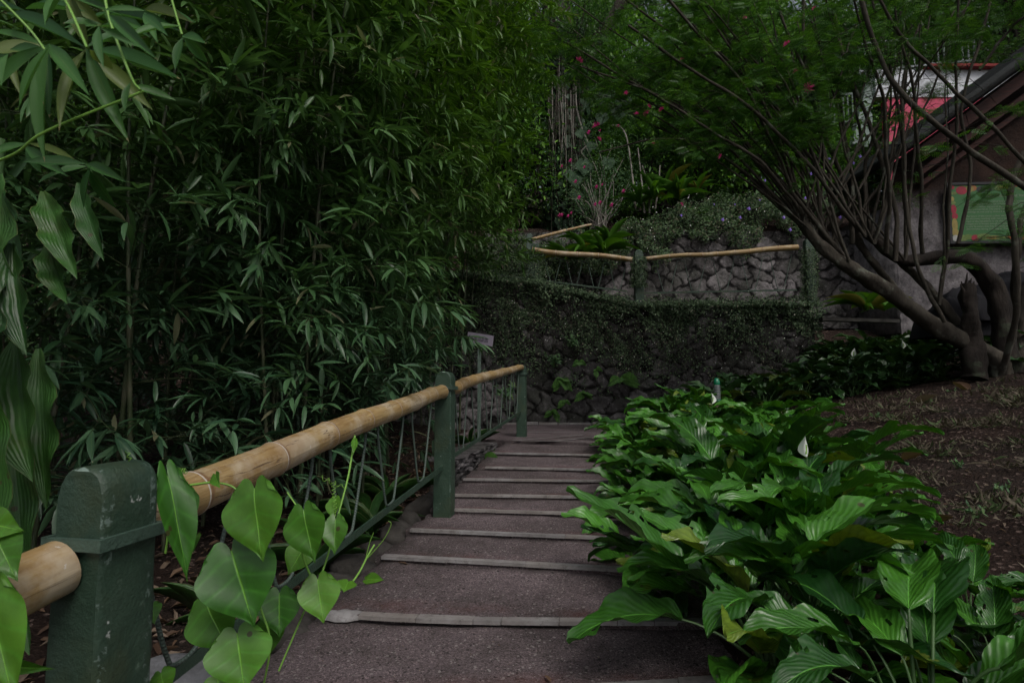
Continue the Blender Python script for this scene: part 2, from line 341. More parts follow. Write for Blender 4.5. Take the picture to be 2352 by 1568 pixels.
def link(name, me, parent=None):
    o = bpy.data.objects.new(name, me); col.objects.link(o)
    if parent is not None:
        o.parent = parent
        if me is None or not getattr(parent, 'my_local', False):
            o.matrix_parent_inverse = parent.matrix_basis.inverted()
    return o
def tag(o, label=None, cat=None, group=None, kind=None):
    if label: o['label'] = label
    if cat: o['category'] = cat
    if group: o['group'] = group
    if kind: o['kind'] = kind
    return o
def thing(name, label, cat, loc=(0, 0, 0), group=None, rz=0.0, sc_=1.0):
    o = bpy.data.objects.new(name, None); col.objects.link(o); o.location = [float(q) for q in loc]
    o.rotation_euler = (0, 0, rz); o.scale = (sc_,) * 3; o.empty_display_size = .1
    return tag(o, label, cat, group)
def local(name, me, parent):         # a part given in its thing's own coordinates
    o = bpy.data.objects.new(name, me); col.objects.link(o); o.parent = parent; return o
def copy_tree(root, loc, rz=0.0, s=1.0, label=None):
    r = root.copy(); col.objects.link(r); r.location = [float(q) for q in loc]; r.rotation_euler = (0, 0, rz); r.scale = (s,) * 3
    if label: r['label'] = label
    for ch in root.children:
        c = ch.copy(); col.objects.link(c); c.parent = r
        for g2 in ch.children:
            d = g2.copy(); col.objects.link(d); d.parent = c
    return r
def unit(v): v = np.asarray(v, float); return v / (np.linalg.norm(v) + 1e-9)
def rr(a, b): return random.uniform(a, b)
def curve(pts, n):      # Catmull-Rom through the points
    P = np.asarray(pts, float); P = np.vstack([2 * P[0] - P[1], P, 2 * P[-1] - P[-2]]); m = len(P) - 3; out = []
    for q in np.linspace(0, m - 1e-6, n):
        i = int(q); t = q - i; a, b, c, d = P[i:i + 4]
        out.append(.5 * (2 * b + (c - a) * t + (2 * a - 5 * b + 4 * c - d) * t * t + (3 * b - a - 3 * c + d) * t ** 3))
    return np.array(out)

# leaf templates: x across, y along, z normal; unit length, unit width factor
def tmpl(ts, ws, droop=.1, fold=.12, across=3, wav=0.0):
    V = []; U = []
    xs = np.linspace(-1, 1, across)
    for t, w_ in zip(ts, ws):
        for x in xs:
            V.append((x * w_ * .5, t - droop * .3 * t * t, -droop * t * t + fold * abs(x) * w_ * .5 * 2 + wav * math.sin(t * 21 + x * 2) * abs(x) * w_)); U.append((.5 + x * .5, t))
    k = across; Fq = [(i * k + j, i * k + j + 1, (i + 1) * k + j + 1, (i + 1) * k + j) for i in range(len(ts) - 1) for j in range(k - 1)]
    return np.array(V), np.array(Fq), np.array(U)
T_BAM = tmpl([0, .12, .35, .65, .88, 1], [.01, .11, .165, .14, .06, .002], .16, .25)
T_BAM2 = tmpl([0, .3, .7, 1], [.01, .13, .11, .004], .14, .0, 2)
T_OVAL = tmpl([0, .25, .6, 1], [.04, .5, .5, .03], .12, 0, 2)
T_BROAD = tmpl([0, .12, .35, .65, .88, 1], [.02, .42, .6, .5, .2, .01], .2, .1)
T_STRAP = tmpl([0, .15, .3, .45, .6, .75, .9, 1], [.07, .09, .11, .12, .12, .1, .05, .005], .75, .2)
T_SMALL = (np.array([(-.3, .3, 0), (0, 0, 0), (.3, .35, 0), (0, 1, -.1)]), np.array([(1, 2, 3, 0)]), np.array([(0, .3), (.5, 0), (1, .3), (.5, 1)]))
def heart_t():
    V = []; U = []; k = 13; n = 16
    prof = [.52, .76, .88, .96, 1.0, 1.0,   .98, .94, .88, .80, .70, .57, .43, .29, .16, .07, .0]
    for i in range(n + 1):
        t = i / n
        for j in range(k):
            x = -1 + 2 * j / (k - 1); w_ = prof[i] * .5
            lobe = (-.17 * max(0, 1 - (2 * abs(x) - 1) ** 2) ** .6 + .05 * max(0, abs(x) - .8) * 5) * max(0, 1 - t * 3.2)
            V.append((x * w_, t + lobe, .10 * abs(x) * w_ * 2 - .12 * t * t + .012 * math.sin(9 * t + 4 * x))); U.append((.5 + .5 * x, t))
    Fq = [(i * k + j, i * k + j + 1, (i + 1) * k + j + 1, (i + 1) * k + j) for i in range(n) for j in range(k - 1)]
    return np.array(V), np.array(Fq), np.array(U)
T_HEART = heart_t()
def rnd2(n): return rng.random((n, 2))
def rdir(n, zs=1.0):
    d = rng.normal(size=(n, 3)); d[:, 2] *= zs; return d / np.linalg.norm(d, axis=1, keepdims=True)
# ------------------------------------------------------------------ the lie of the land
AZ = R(10.5); E = np.array((math.sin(AZ), math.cos(AZ))); S_ = np.array((math.cos(AZ), -math.sin(AZ)))
O2 = pt(1020, 1175, 4.0); Z2 = O2[2]
_d = pt(1449, 770, 1.0) - CAM; SLOPE = _d[2] / (_d[0] * E[0] + _d[1] * E[1])
T3 = 3.15                                    # stair top (landing begins), metres beyond the second post
LZ = Z2 + SLOPE * T3 + .01
def st2w(t, s, z=0.0): p = O2[:2] + E * t + S_ * s; return np.array((p[0], p[1], z))
def w2st(x, y): d0 = x - O2[0]; d1 = y - O2[1]; return d0 * E[0] + d1 * E[1], d0 * S_[0] + d1 * S_[1]
def plane(t): return Z2 + SLOPE * np.clip(t, -6, T3)
WY = 9.75                                    # face of the lower retaining wall
def top_z(x): return np.interp(x, [-6, -1, .35, 2.1, 5.3], [3.35, 3.25, 3.12, 2.74, 2.74])
WX1 = 5.25
def nz(x, y, s=1.0):
    return (np.sin(x * 2.1 * s + 1.3 * np.sin(y * 1.7 * s)) * np.cos(y * 2.6 * s + .8) + .5 * np.sin(x * 5.3 * s + y * 3.1 * s) * np.cos(y * 6.1 * s - x * 1.9 * s)) * .5
def ground(x, y):
    x = np.asarray(x, float); y = np.asarray(y, float); t, s = w2st(x, y); b = plane(t)
    right = b + .05 + .115 * np.clip(s - 1.55, 0, 9) + .055 * np.clip(s - 3.2, 0, 5) + .04 * nz(x, y, .6)
    left = b - .13 + .10 * np.clip(-s - .15, 0, 6) + .05 * nz(x, y, .8)
    mid = b - .14
    z = np.where(s > 1.6, right, np.where(s < -.12, left, mid))
    z = np.where((s < -.12) & (t > .9) & (t < 2.6), z - .0, z)
    pad = LZ - .12
    z = np.where((y > 7.2) & (x < 1.9) & (s > -.3) , np.minimum(z, pad), z)
    # bank that climbs behind the stone walls
    back = top_z(x) - .03
    z = np.where((y > WY + .16) & (x < WX1 - .05), back, z)
    rb = np.clip((y - 8.8) / 2.4, 0, 1); z = np.where(x >= WX1 - .05, z + rb * (2.45 - np.minimum(z, 2.45)), z)
    hill = 4.55 + np.clip(y - 11.7, 0, 200) * .36 + .25 * nz(x * .5, y * .5)
    hill = np.minimum(hill, 40)
    z = np.where(y > 11.75, hill, z)
    far = np.clip((-x - 5) / 6, 0, 1); z = z + far * np.where(y > 11.75, 0, 1.2)
    return z
def gz(x, y): return float(ground(x, y))

def axis(segs):
    out = []
    for a, b, n in segs: out += list(np.linspace(a, b, n, endpoint=False))
    return np.array(out + [segs[-1][1]])
gx = axis([(-300, -40, 8), (-40, -8, 16), (-8, 9, 230), (9, 40, 16), (40, 300, 8)])
gy = axis([(-200, -20, 6), (-20, -1, 12), (-1, 12, 185), (12, 40, 36), (40, 400, 12)])
XX, YY = np.meshgrid(gx, gy, indexing='ij'); ZZ = ground(XX, YY)
fine = (np.abs(XX) < 9) & (YY < 11.5) & (YY > -1)
ZZ = ZZ + np.where(fine, rng.normal(size=ZZ.shape) * .008, 0)
g = G(); g.grid(np.stack([XX, YY, ZZ], -1).transpose(1, 0, 2)[:, ::-1]); tag(g.build('ground', MT['soil']), kind='structure')

# ------------------------------------------------------------------ stairs
nose_v = [1700, 1567, 1426, 1300, 1226, 1176, 1140, 1104, 1074, 1043, 1016]
def hit_t(u, v):       # where the ray meets the slope of the stairs
    d = pt(u, v, 1.0) - CAM; n = np.array((-SLOPE * E[0], -SLOPE * E[1], 1.0)); p0 = np.array((O2[0], O2[1], Z2))
    k = (p0 - CAM).dot(n) / d.dot(n); p = CAM + d * k; return w2st(p[0], p[1])
NL = [((1040, 1640), (1400, 1615)), ((1000, 1602), (1480, 1557)), ((824, 1414), (1434, 1424)), ((889, 1278), (1381, 1305)), ((944, 1217), (1339, 1232)), ((1042, 1171), (1336, 1177.5)), ((1042, 1138), (1343, 1139.5)), ((1081, 1102), (1332, 1102)), ((1109, 1073), (1343, 1077)), ((1146, 1040), (1360, 1044)), ((1199, 1010), (1360, 1019))]
lin = []
for a, b in NL[1:]:
    (ta, sa), (tb, sb) = hit_t(*a), hit_t(*b); k = (tb - ta) / (sb - sa); k = max(-.3, min(.3, k)); lin.append((ta + k * (.55 - sa), k))
ts = [q[0] for q in lin]
print('nosings', [round(q, 2) for q in ts], 'slope', SLOPE, 'Z2', Z2, 'LZ', LZ)
ts = [ts[0] - 1.1, ts[0] - .55] + ts; sk = [lin[0][1]] * 2 + [q[1] for q in lin]
T3 = ts[-1]; LZ = Z2 + SLOPE * T3
stairs = tag(bpy.data.objects.new('stairs', None), kind='structure'); col.objects.link(stairs)
SL = -.12; SR = 1.72
for i in range(len(ts) - 1):
    t0, t1 = ts[i], ts[i + 1]; z0 = Z2 + SLOPE * t0; zt0 = z0; zt1 = z0 + SLOPE * (t1 - t0) - .028   # tread rises a little, then a low riser
    g = G(); n = 26; m_ = 70
    tt = np.concatenate([[t0 + .0], np.linspace(t0 + .004, t1 + .02, n)]); ss = np.linspace(SL, SR, m_)
    V = np.zeros((n + 1, m_, 3)); RN = np.zeros((n + 1, m_, 2))
    for a, t in enumerate(tt):
        f = (t - t0) / (t1 - t0)
        for b, s in enumerate(ss):
            edge = .03 * math.sin(i * 3 + t * 9) + .02 * math.sin(t * 31 + i)
            sj = s + (edge * .5 if b == 0 else 0)
            p = st2w(t + (s - .55) * (sk[i] * (1 - f) + sk[i + 1] * f), sj); zz = zt0 + (zt1 - zt0) * f + .0035 * math.sin(s * 7 + i * 2 + t * 5) + .002 * math.sin(s * 23 - t * 17)
            if a == 0: zz -= .09
            V[a, b] = (p[0], p[1], zz)
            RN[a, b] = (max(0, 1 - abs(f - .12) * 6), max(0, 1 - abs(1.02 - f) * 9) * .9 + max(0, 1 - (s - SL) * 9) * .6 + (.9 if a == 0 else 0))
    g.grid(V, None, RN)
    # left cheek of the step
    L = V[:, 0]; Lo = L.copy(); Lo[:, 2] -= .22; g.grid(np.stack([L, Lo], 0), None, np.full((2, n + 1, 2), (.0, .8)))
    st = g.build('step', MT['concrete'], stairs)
    # pale nosing tiles, broken lengths
    g = G(); s = SL + (.02 if i % 3 else .10)
    if i == 3: s = SL + .2
    while s < SR - .03:
        ln = min(rr(.10, .26) if i == 3 else rr(.32, .75), SR - s); j = rr(-.004, .004); hh = .017
        w_ = (.022 if i < 5 else .016) + rr(-.003, .003); rv = (random.random(), random.random())
        sag = 0
        k = 7
        for q in range(k):
            sa, sb = s + ln * q / k, s + ln * (q + 1) / k - (.003 if q == k - 1 else 0)
            tz = [t0 - .012 + j + (x - .55) * sk[i] - (.03 * math.sin((x + .1) * 2.4) if i == 3 else 0) for x in (sa, sb)]; fr = [st2w(q_ + rr(-.0015, .0015), x) for q_, x in zip(tz, (sa, sb))]; bk = [st2w(q_ + 2 * w_, x) for q_, x in zip(tz, (sa, sb))]
            if q: fr[0] = last[0]; bk[0] = last[1]
            last = (fr[1], bk[1])
            zt = z0 + .006 + sag
            V = [(*fr[0][:2], zt - hh), (*fr[1][:2], zt - hh), (*fr[1][:2], zt), (*fr[0][:2], zt), (*bk[0][:2], zt + .001), (*bk[1][:2], zt + .001)]
            g.add(V, [(0, 1, 2, 3), (3, 2, 5, 4)], None, np.tile(rv, (6, 1)))
            if q in (0, k - 1):
                e = (0, 3, 4) if q == 0 else (1, 2, 5)
                bb = (*(bk[0] if q == 0 else bk[1])[:2], zt - hh)
                g.add([V[e[0]], V[e[1]], V[e[2]], bb], [(0, 1, 2, 3)], None, np.tile(rv, (4, 1)))
        s += ln
    g.build('nosing', MT['marble'], st, False)
# light mortar lump at the left end of the near nosing
g = G(); c = st2w(ts[3] + .02 - .6 * sk[3], SL + .12, Z2 + SLOPE * ts[3] - .012)
th = np.linspace(0, 2 * np.pi, 15)[:-1]; rng_ = [0, .5, .85, 1]
V = [(c[0], c[1], c[2] + .022)]
for q in rng_[1:]:
    for k, a in enumerate(th): V.append((c[0] + q * .105 * math.cos(a) * (1 + .15 * math.sin(3 * a)), c[1] + q * .042 * math.sin(a) - .0 * q, c[2] + .021 - .03 * q ** 5 + .003 * math.sin(5 * a)))
T = [(0, 1 + k, 1 + (k + 1) % 14) for k in range(14)]; g.add(V, T)
g.more([(1 + 14 * r_ + k, 1 + 14 * (r_ + 1) + k, 1 + 14 * (r_ + 1) + (k + 1) % 14, 1 + 14 * r_ + (k + 1) % 14) for r_ in range(2) for k in range(14)], 0, len(V))
g.build('mortar_patch', MT['marble'], stairs)

# landing: one slab, with the joints laid as thin pale strips
t0 = T3; kk = sk[-1]; g = G(); n = 40; m_ = 60
V = np.zeros((n, m_, 3)); RN = np.zeros((n, m_, 2))
for a, y in enumerate(np.linspace(0, 1, n)):
    for b, s in enumerate(np.linspace(-.85, 3.0, m_)):
        p0 = st2w(t0 + (s - .55) * kk, s); p1 = np.array((p0[0] + .3, WY + .05, 0)); p = p0 * (1 - y) + p1 * y
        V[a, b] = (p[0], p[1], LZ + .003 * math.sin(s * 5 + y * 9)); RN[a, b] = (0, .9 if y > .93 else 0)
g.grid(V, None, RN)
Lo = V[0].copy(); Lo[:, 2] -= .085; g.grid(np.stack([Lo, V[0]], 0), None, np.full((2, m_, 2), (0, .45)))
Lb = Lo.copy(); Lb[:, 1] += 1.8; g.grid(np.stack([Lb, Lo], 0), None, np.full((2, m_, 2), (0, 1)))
land = tag(g.build('landing', MT['concrete']), kind='structure')
g = G()
for (a, b) in (((0, .0), (.75, .42)), ((.45, .0), (1.6, .75)), ((1.05, 0), (1.3, .12)), ((-.4, .55), (2.6, .62)), ((.0, .0), (2.7, .004))):
    pa = st2w(t0 + .02 + a[1] * 2.3, a[0]); pb = st2w(t0 + .02 + b[1] * 2.3, b[0]); d = unit(pb - pa); nn = np.array((-d[1], d[0], 0)) * .022
    q = [pa - nn, pb - nn, pb + nn, pa + nn]; g.add([(x[0], x[1], LZ + .0075) for x in q], [(0, 1, 2, 3)], None, np.array((.3, .3)))
g.build('joint_strip', MT['marble'], land, False)

# ------------------------------------------------------------------ stone walls with real relief
def stone_wall(name, mat, Pf, W, H, cell, relief, res=.035, parent=None, seed=1, joint=.16):
    """Pf(a, h) -> point of the face; a along 0..W, h up 0..H. Voronoi stones with sunken joints."""
    r_ = np.random.default_rng(seed); na, nh = int(W / res) + 1, int(H / res) + 1
    ga, gh = np.meshgrid(np.linspace(0, W, na), np.linspace(0, H, nh), indexing='ij')
    nx_, ny_ = int(W / cell) + 3, int(H / (cell * .78)) + 3
    sx = (np.arange(nx_)[:, None] - 1 + r_.uniform(.05, .95, (nx_, ny_))) * cell; sy = (np.arange(ny_)[None] - 1 + r_.uniform(.05, .95, (nx_, ny_))) * cell * .78
    sv = r_.random((nx_, ny_)); wx = ga + .07 * np.sin(gh * 7 + ga * 3) + .03 * np.sin(gh * 19 - ga * 13) + .012 * np.sin(gh * 41 + ga * 23); wy = gh + .035 * np.sin(ga * 11 + gh * 5) + .012 * np.sin(ga * 37 - gh * 29)
    ci = np.floor(wx / cell).astype(int) + 1; cj = np.floor(wy / (cell * .78)).astype(int) + 1
    d1 = np.full(ga.shape, 9.); d2 = d1.copy(); val = np.zeros(ga.shape)
    for di in (-2, -1, 0, 1, 2):
        for dj in (-2, -1, 0, 1, 2):
            ii = np.clip(ci + di, 0, nx_ - 1); jj = np.clip(cj + dj, 0, ny_ - 1)
            d = np.hypot(wx - sx[ii, jj], wy - sy[ii, jj]); new = d < d1 - 1e-9; same = np.abs(d - d1) < 1e-9
            d2 = np.where(new, d1, np.where(same, d2, np.minimum(d2, d))); val = np.where(new, sv[ii, jj], val); d1 = np.where(new, d, d1)
    e = (d2 - d1) / cell
    k = np.clip(e / joint, 0, 1); k = k * k * (3 - 2 * k)
    dep = relief * (k * (.55 + .45 * val) - .5) + r_.normal(size=ga.shape) * relief * .05 + relief * .25 * np.sin(ga * 13 + val * 30) * np.sin(gh * 17)
    base, nrm = Pf(ga, gh)
    V = base + nrm * dep[..., None]
    g = G(); g.grid(V[:, :], None, np.stack([val, e], -1))
    # top cap and ends
    back = base[:, -1] - nrm[:, -1] * .3 if nrm.ndim == 3 else base[:, -1] - nrm * .3
    g.grid(np.stack([V[:, -1], back], 1), None, np.full((na, 2, 2), (.4, .6)))
    return g.build(name, mat, parent)
NF = np.array((0, -1.0, 0))
def f_low(a, h):
    x = -4.0 + a; top = top_z(x); z = LZ - .25 + h / 2.8 * (top - LZ + .25)
    y = WY + .10 * (z - LZ) / 2 + 0 * x
    return np.stack([x, y, z], -1), NF
low_wall = tag(stone_wall('retaining_wall', MT['stone'], f_low, WX1 + 4.0, 2.8, .33, .05, .03, None, 3),
    'dark mossy rubble stone retaining wall at the top of the stairs, hung with creeper', 'wall')
g = G(); yb = WY + .15
g.box((WX1 - .02, WY + .95, 2.0), (.1, 0, 0), (0, .78, 0), (0, 0, .72)); g.build('end_return', MT['stone'], low_wall)
# footing of worn kerb stones along the wall base
g = G(); x = -.7
while x < 2.2:
    l = rr(.25, .6); h = rr(.03, .055); c = (x + l / 2, WY - .12 + rr(-.02, .02), LZ + h / 2 - .005)
    if random.random() < .85: g.box(c, (l / 2 - .01, rr(-.01, .01), 0), (0, rr(.05, .08), 0), (0, 0, h / 2), 0, (random.random(), .6))
    x += l
g.build('footing', MT['marble'], low_wall, False)
def f_up(a, h):
    x = -.6 + a; z = 2.5 + h; y = 11.55 - .07 * x * .3 + .06 * h + 0 * z
    return np.stack([x, y + 0 * z, z], -1), NF
up_wall = tag(stone_wall('stone_wall', MT['stone_light'], f_up, 8.6, 2.05, .40, .042, .026, None, 5, .09),
    'pale rubble stone wall with dark open joints behind the upper railing', 'wall')
# low wall beside the stairs on the left, with the drain under the slab
def f_side(a, h):
    t = .75 + a; z0 = plane(t) - .15; zt = LZ - .0; z = z0 + h / .8 * (zt - z0)
    p = O2[:2][None, None] + E[None, None] * t[..., None] + S_[None, None] * (-.17)
    return np.concatenate([p, z[..., None]], -1), np.array((S_[0], S_[1], 0))
side = tag(stone_wall('side_wall', MT['stone_light'], f_side, 1.75, .8, .17, .04, .022, None, 8),
    'low rough stone side wall left of the upper steps, beside the drain opening', 'wall')
def f_side2(a, h):
    x = -2.3 + a; z = gz(-1.5, 8.3) - .3 + h; y = 8.35 + 0 * x + .12 * a
    return np.stack([x, y, z], -1), NF
s2 = tag(stone_wall('garden_wall', MT['stone_light'], f_side2, 2.15, .95, .2, .05, .025, None, 12),
    'short pale stone wall behind the top railing post, under the number sign', 'wall')

# ------------------------------------------------------------------ railings
def post(c, base_z, top_z_, w=.062, d=.062, az=AZ, parent=None, taper=.92, name='post', mat=None):
    ex = np.array((math.cos(az), -math.sin(az), 0)); ey = np.array((math.sin(az), math.cos(az), 0))
    g = G(); h = top_z_ - base_z; hs = np.concatenate([np.linspace(0, 1 - w * 1.05 / h, 26)])
    prof = []
    # outline of the front: straight sides and an arched head; extruded in depth with softened edges
    side_pts = [(w * (1 / taper - (1 / taper - 1) * q), q * (h)) for q in hs]
    arc = [(w * math.cos(a) ** .75 if math.cos(a) > 0 else 0, h - w * 1.05 + w * 1.05 * math.sin(a)) for a in np.linspace(0.12, math.pi / 2, 9)]
    right = side_pts + arc
    out = right + [(-x, z) for x, z in right[::-1][1:]]
    K = [(-1, .90), (-.93, .97), (-.82, 1), (-.4, 1), (0, 1), (.4, 1), (.82, 1), (.93, .97), (1, .90)]
    zc = h * .5
    V = np.zeros((len(out), len(K), 3)); c = np.array((c[0], c[1], base_z)); ER = np.zeros((len(out), len(K), 2)); ER[:, [0, 1, 2, -3, -2, -1], 0] = 1; ER[13:-13, :, 0] *= .9
    for i, (x, z) in enumerate(out):
        for j, (dy, sh) in enumerate(K):
            tp = 1 / taper - (1 / taper - 1) * (z / h)
            xx = x - np.sign(x) * (1 - sh) * w * .9; z_ = z - (1 - sh) * w * .9 * (1 if z > h * .9 else 0)
            V[i, j] = c + ex * xx + ey * dy * d * tp + np.array((0, 0, z_)) + rng.normal(size=3) * .0006
    g.grid(V, None, ER)
    for j in (0, len(K) - 1):
        n2 = len(out) // 2 + 1; A = V[:n2, j]; B = V[::-1, j][:n2]
        w5 = np.stack([A * (1 - q) + B * q for q in np.linspace(0, 1, 7)], 1)
        g.grid(w5 if j == 0 else w5[:, ::-1])
    return g.build(name, mat or MT['post'], parent)
MT['strap_metal'] = flat('strap_metal', (.05, .085, .065), .5, .35, 18, .4)
def strap(c, z, w, parent, az=AZ, h=.013, t=.006, d=None):
    d = d or w
    ex = np.array((math.cos(az), -math.sin(az), 0)); ey = np.array((math.sin(az), math.cos(az), 0)); g = G(); c = np.array((c[0], c[1], z)); o = w + t + .002; od = d + t + .002
    for sx in (-1, 1):
        g.box(c + ex * sx * o, ex * t, ey * (od + t), (0, 0, h)); g.box(c + ey * sx * od, ex * (o - t - .0005), ey * t, (0, 0, h - .001))
    return g.build('strap', MT['strap_metal'], parent, False)
def bamboo(a, b, r0, r1, parent, bow=0.0, sag=None, nodes=None, name='bamboo_rail'):
    a, b = np.asarray(a, float), np.asarray(b, float); L = np.linalg.norm(b - a); n = int(L / .012) + 2
    if nodes is None:
        nodes = []; q = rr(.05, .2)
        while q < L: nodes.append(q); q += rr(.24, .34)
    P = []; rad = []; rn = []; side_ = unit(np.cross(b - a, (0, 0, 1)))
    offs = [(rr(-1, 1) * .006, rr(-1, 1) * .006) for _ in range(len(nodes) + 2)]
    nd = np.array([-.1] + list(nodes) + [L + .1])
    for i in range(n):
        q = i / (n - 1); s = q * L; p = a + (b - a) * q
        p = p + side_ * np.interp(s, nd, [o[0] for o in offs]) + np.array((0, 0, 1)) * (np.interp(s, nd, [o[1] for o in offs]) + bow * math.sin(math.pi * q) * L)
        if sag: p = p + np.array((0, 0, sag(q)))
        dn = min(abs(s - k) for k in nodes); sg = min(((s - k) for k in nodes), key=abs)
        r_ = (r0 + (r1 - r0) * q) * (1 + .075 * math.exp(-(dn / .013) ** 2) - .045 * math.exp(-((sg - .02) / .012) ** 2) - .02 * min(dn / .1, 1))
        P.append(p); rad.append(r_); rn.append((math.exp(-((sg - .008) / .012) ** 2), 1.0 if abs(sg) < .0045 else 0))
    g = G(); g.tube(P, rad, 28, 0, rn); return g.build(name, MT['rail'], parent)
def zig(T0, T1, B0, B1, n, r, parent, k=8, start=.04, end=.96, name='zigzag_rod', mat=None):
    """bent rod running down and up between a top line and a bottom line, round bends at the bottom"""
    T0, T1, B0, B1 = (np.asarray(q, float) for q in (T0, T1, B0, B1)); pts = []
    for i in range(n):
        q0 = start + (end - start) * i / n; q1 = start + (end - start) * (i + .5) / n; q2 = start + (end - start) * (i + 1) / n; w_ = (q2 - q0) * .11
        for q in np.linspace(0, 1, 7)[:-1]: A = T0 + (T1 - T0) * (q0 + w_); Bq = B0 + (B1 - B0) * (q1 - w_); pts.append(A + (Bq - A) * (.02 + .93 * q))
        A = B0 + (B1 - B0) * (q1 - w_); C = B0 + (B1 - B0) * (q1 + w_)
        for th in np.linspace(0, math.pi, 7): pts.append((A + C) / 2 + (C - A) / 2 * (-math.cos(th)) + (T0 - B0) * .045 * (1 - math.sin(th)))
        for q in np.linspace(0, 1, 7)[1:]: A = B0 + (B1 - B0) * (q1 + w_); Bq = T0 + (T1 - T0) * (q2 - w_); pts.append(A + (Bq - A) * (.05 + .93 * q))
    g = G(); P = curve(pts, len(pts) * 4); nn = len(P); d = np.concatenate([[0], np.cumsum(np.linalg.norm(np.diff(P, axis=0), axis=1))])
    g.tube(P, r * (1 + (.0 if r < .005 else .0)), k); return g.build(name, mat or MT['rebar'], parent)
def m_rebar():
    m = M('rebar'); uv = m.sep(m.uv()); o = m.obj()
    w_ = m.math('SINE', m.math('ADD', m.math('MULTIPLY', uv[1], 560.0), m.math('MULTIPLY', uv[0], 6.28)))
    c = m.mix(m.noise(20, 5, o), (.035, .06, .045), (.09, .12, .10)); c = m.mix(m.math('MULTIPLY', m.math('GREATER_THAN', w_, .3), .22), c, (.11, .15, .13))
    m.bump(w_, .4, .002); return m.base(c, .5, .5)
MT['rebar'] = m_rebar()
def bar(a, b, hw, hh, parent, name='bottom_bar', mat=None):
    a, b = np.asarray(a, float), np.asarray(b, float); d = (b - a) / 2; sd_ = unit(np.cross(d, (0, 0, 1))) * hw; up = unit(np.cross(sd_, d)) * hh
    g = G(); g.box((a + b) / 2, d, sd_, up); return g.build(name, mat or MT['post'], parent, False)

rail = thing('stair_railing', 'green concrete posts carrying a tan bamboo handrail along the left of the stairs', 'railing', st2w(0, 0, Z2))
tp1 = -2.76
P1 = st2w(tp1, .09); P2 = st2w(0, 0); P3 = st2w(3.25, 0.0)
for c, zt_, ww in ((P1, None, .058), (P2, pt(1020, 853, 4.0)[2], .058), (P3, pt(1199, 838, P3[1])[2], .056)):
    if zt_ is None: zt_ = pt(245, 1062, P1[1])[2]
    t_ = w2st(c[0], c[1])[0]; bz = plane(t_) - .12
    p = post(c, bz, zt_, ww, .072 if c is P1 else ww, parent=rail); strap(c, zt_ - .155 if c is P1 else zt_ - .115, ww, p, d=.074 if c is P1 else None)
def top_of(u, v, c): return pt(u, v, c[1])
zr1 = pt(300, 1225, P1[1])[2]; zr2 = pt(1015, 897, P2[1])[2]; zr3 = pt(1195, 845, P3[1])[2]
dirE = np.array((E[0], E[1], 0))
a = st2w(tp1 + .07, .06, pt(395, 1190, P1[1] + .1)[2]); b = st2w(-.06, 0, zr2)
bamboo(a, b, .059, .046, rail, .004, nodes=[.22, .60, .98, 1.34, 1.70, 2.04, 2.36, 2.62])
bamboo(st2w(.02, .015, zr2 + .01), st2w(3.22, 0.0, zr3 + .01), .047, .036, rail, .003)
bamboo(st2w(tp1 - 1.5, .02, zr1 - .27), st2w(tp1 - .08, .055, pt(150, 1312, P1[1] - .1)[2] + .0), .062, .058, rail, .0)
zb2 = pt(1020, 1071, P2[1])[2]; zb3 = pt(1199, 945, P3[1])[2]; zb1 = zb2 - SLOPE * (-tp1) * 1.0
bar(st2w(tp1 + .06, 0, zb1), st2w(-.05, 0, zb2), .005, .017, rail); bar(st2w(.06, 0, pt(1042, 1058, P2[1])[2]), st2w(3.2, 0, zb3), .005, .015, rail)
zig(st2w(tp1 + .06, 0, a[2] - .05), st2w(-.06, 0, zr2 - .04), st2w(tp1 + .06, 0, zb1 + .02), st2w(-.06, 0, zb2 + .02), 5, .0065, rail, start=.02, end=.93)
zig(st2w(.06, 0, zr2 - .03), st2w(3.2, 0, zr3 - .03), st2w(.06, 0, zb2 + .03), st2w(3.2, 0, zb3 + .02), 6, .0055, rail)

# upper railing on the wall
UR = thing('terrace_railing', 'upper bamboo handrail on ivy-covered posts along the top of the retaining wall', 'railing', (2.2, WY + .12, 2.74))
UY = WY + .14
for u, v0, v1 in ((1228, 560, 665), (1466, 575, 690), (1856, 548, 690)):
    p = pt((u), v0, UY); q = pt(u, v1 + 12, UY); pp = post(p, q[2], p[2], .075, .06, 0.0, UR)
bamboo(pt(1222, 574, UY - .09), pt(1452, 596, UY - .09), .050, .044, UR, nodes=[.05, .42, .80, 1.17, 1.55], sag=lambda q: -.018 * math.sin(q * 6.3))
bamboo(pt(1484, 594, UY - .09), pt(1832, 569, UY - .09), .036, .052, UR, sag=lambda q: .012 * math.sin(q * 9))
bar(pt(1150, 632, UY), pt(1440, 669, UY), .01, .014, UR); bar(pt(1476, 673, UY), pt(1830, 666, UY), .01, .014, UR)
zig(pt(1236, 590, UY), pt(1452, 610, UY), pt(1236, 643, UY), pt(1452, 670, UY), 4, .0065, UR, mat=MT['rod'])
zig(pt(1484, 604, UY), pt(1840, 582, UY), pt(1484, 672, UY), pt(1840, 664, UY), 5, .0065, UR, mat=MT['rod'])
FR = thing('hillside_railing', 'short reddish bamboo handrail climbing right behind the leftmost upper post', 'railing', pt(1218, 640, 10.9))
p = pt(1216, 538, 10.9); q = pt(1216, 645, 10.9); post(p, q[2], p[2], .06, .06, 0.0, FR, mat=MT['rod'])
bamboo(pt(1222, 550, 10.8), pt(1300, 529, 11.0), .033, .033, FR, 0); bamboo(pt(1302, 528, 11.0), pt(1358, 516, 11.15), .028, .024, FR, 0)
zig(pt(1222, 556, 10.85), pt(1340, 528, 11.0), pt(1222, 600, 10.85), pt(1340, 585, 11.0), 2, .006, FR, mat=MT['rod'])
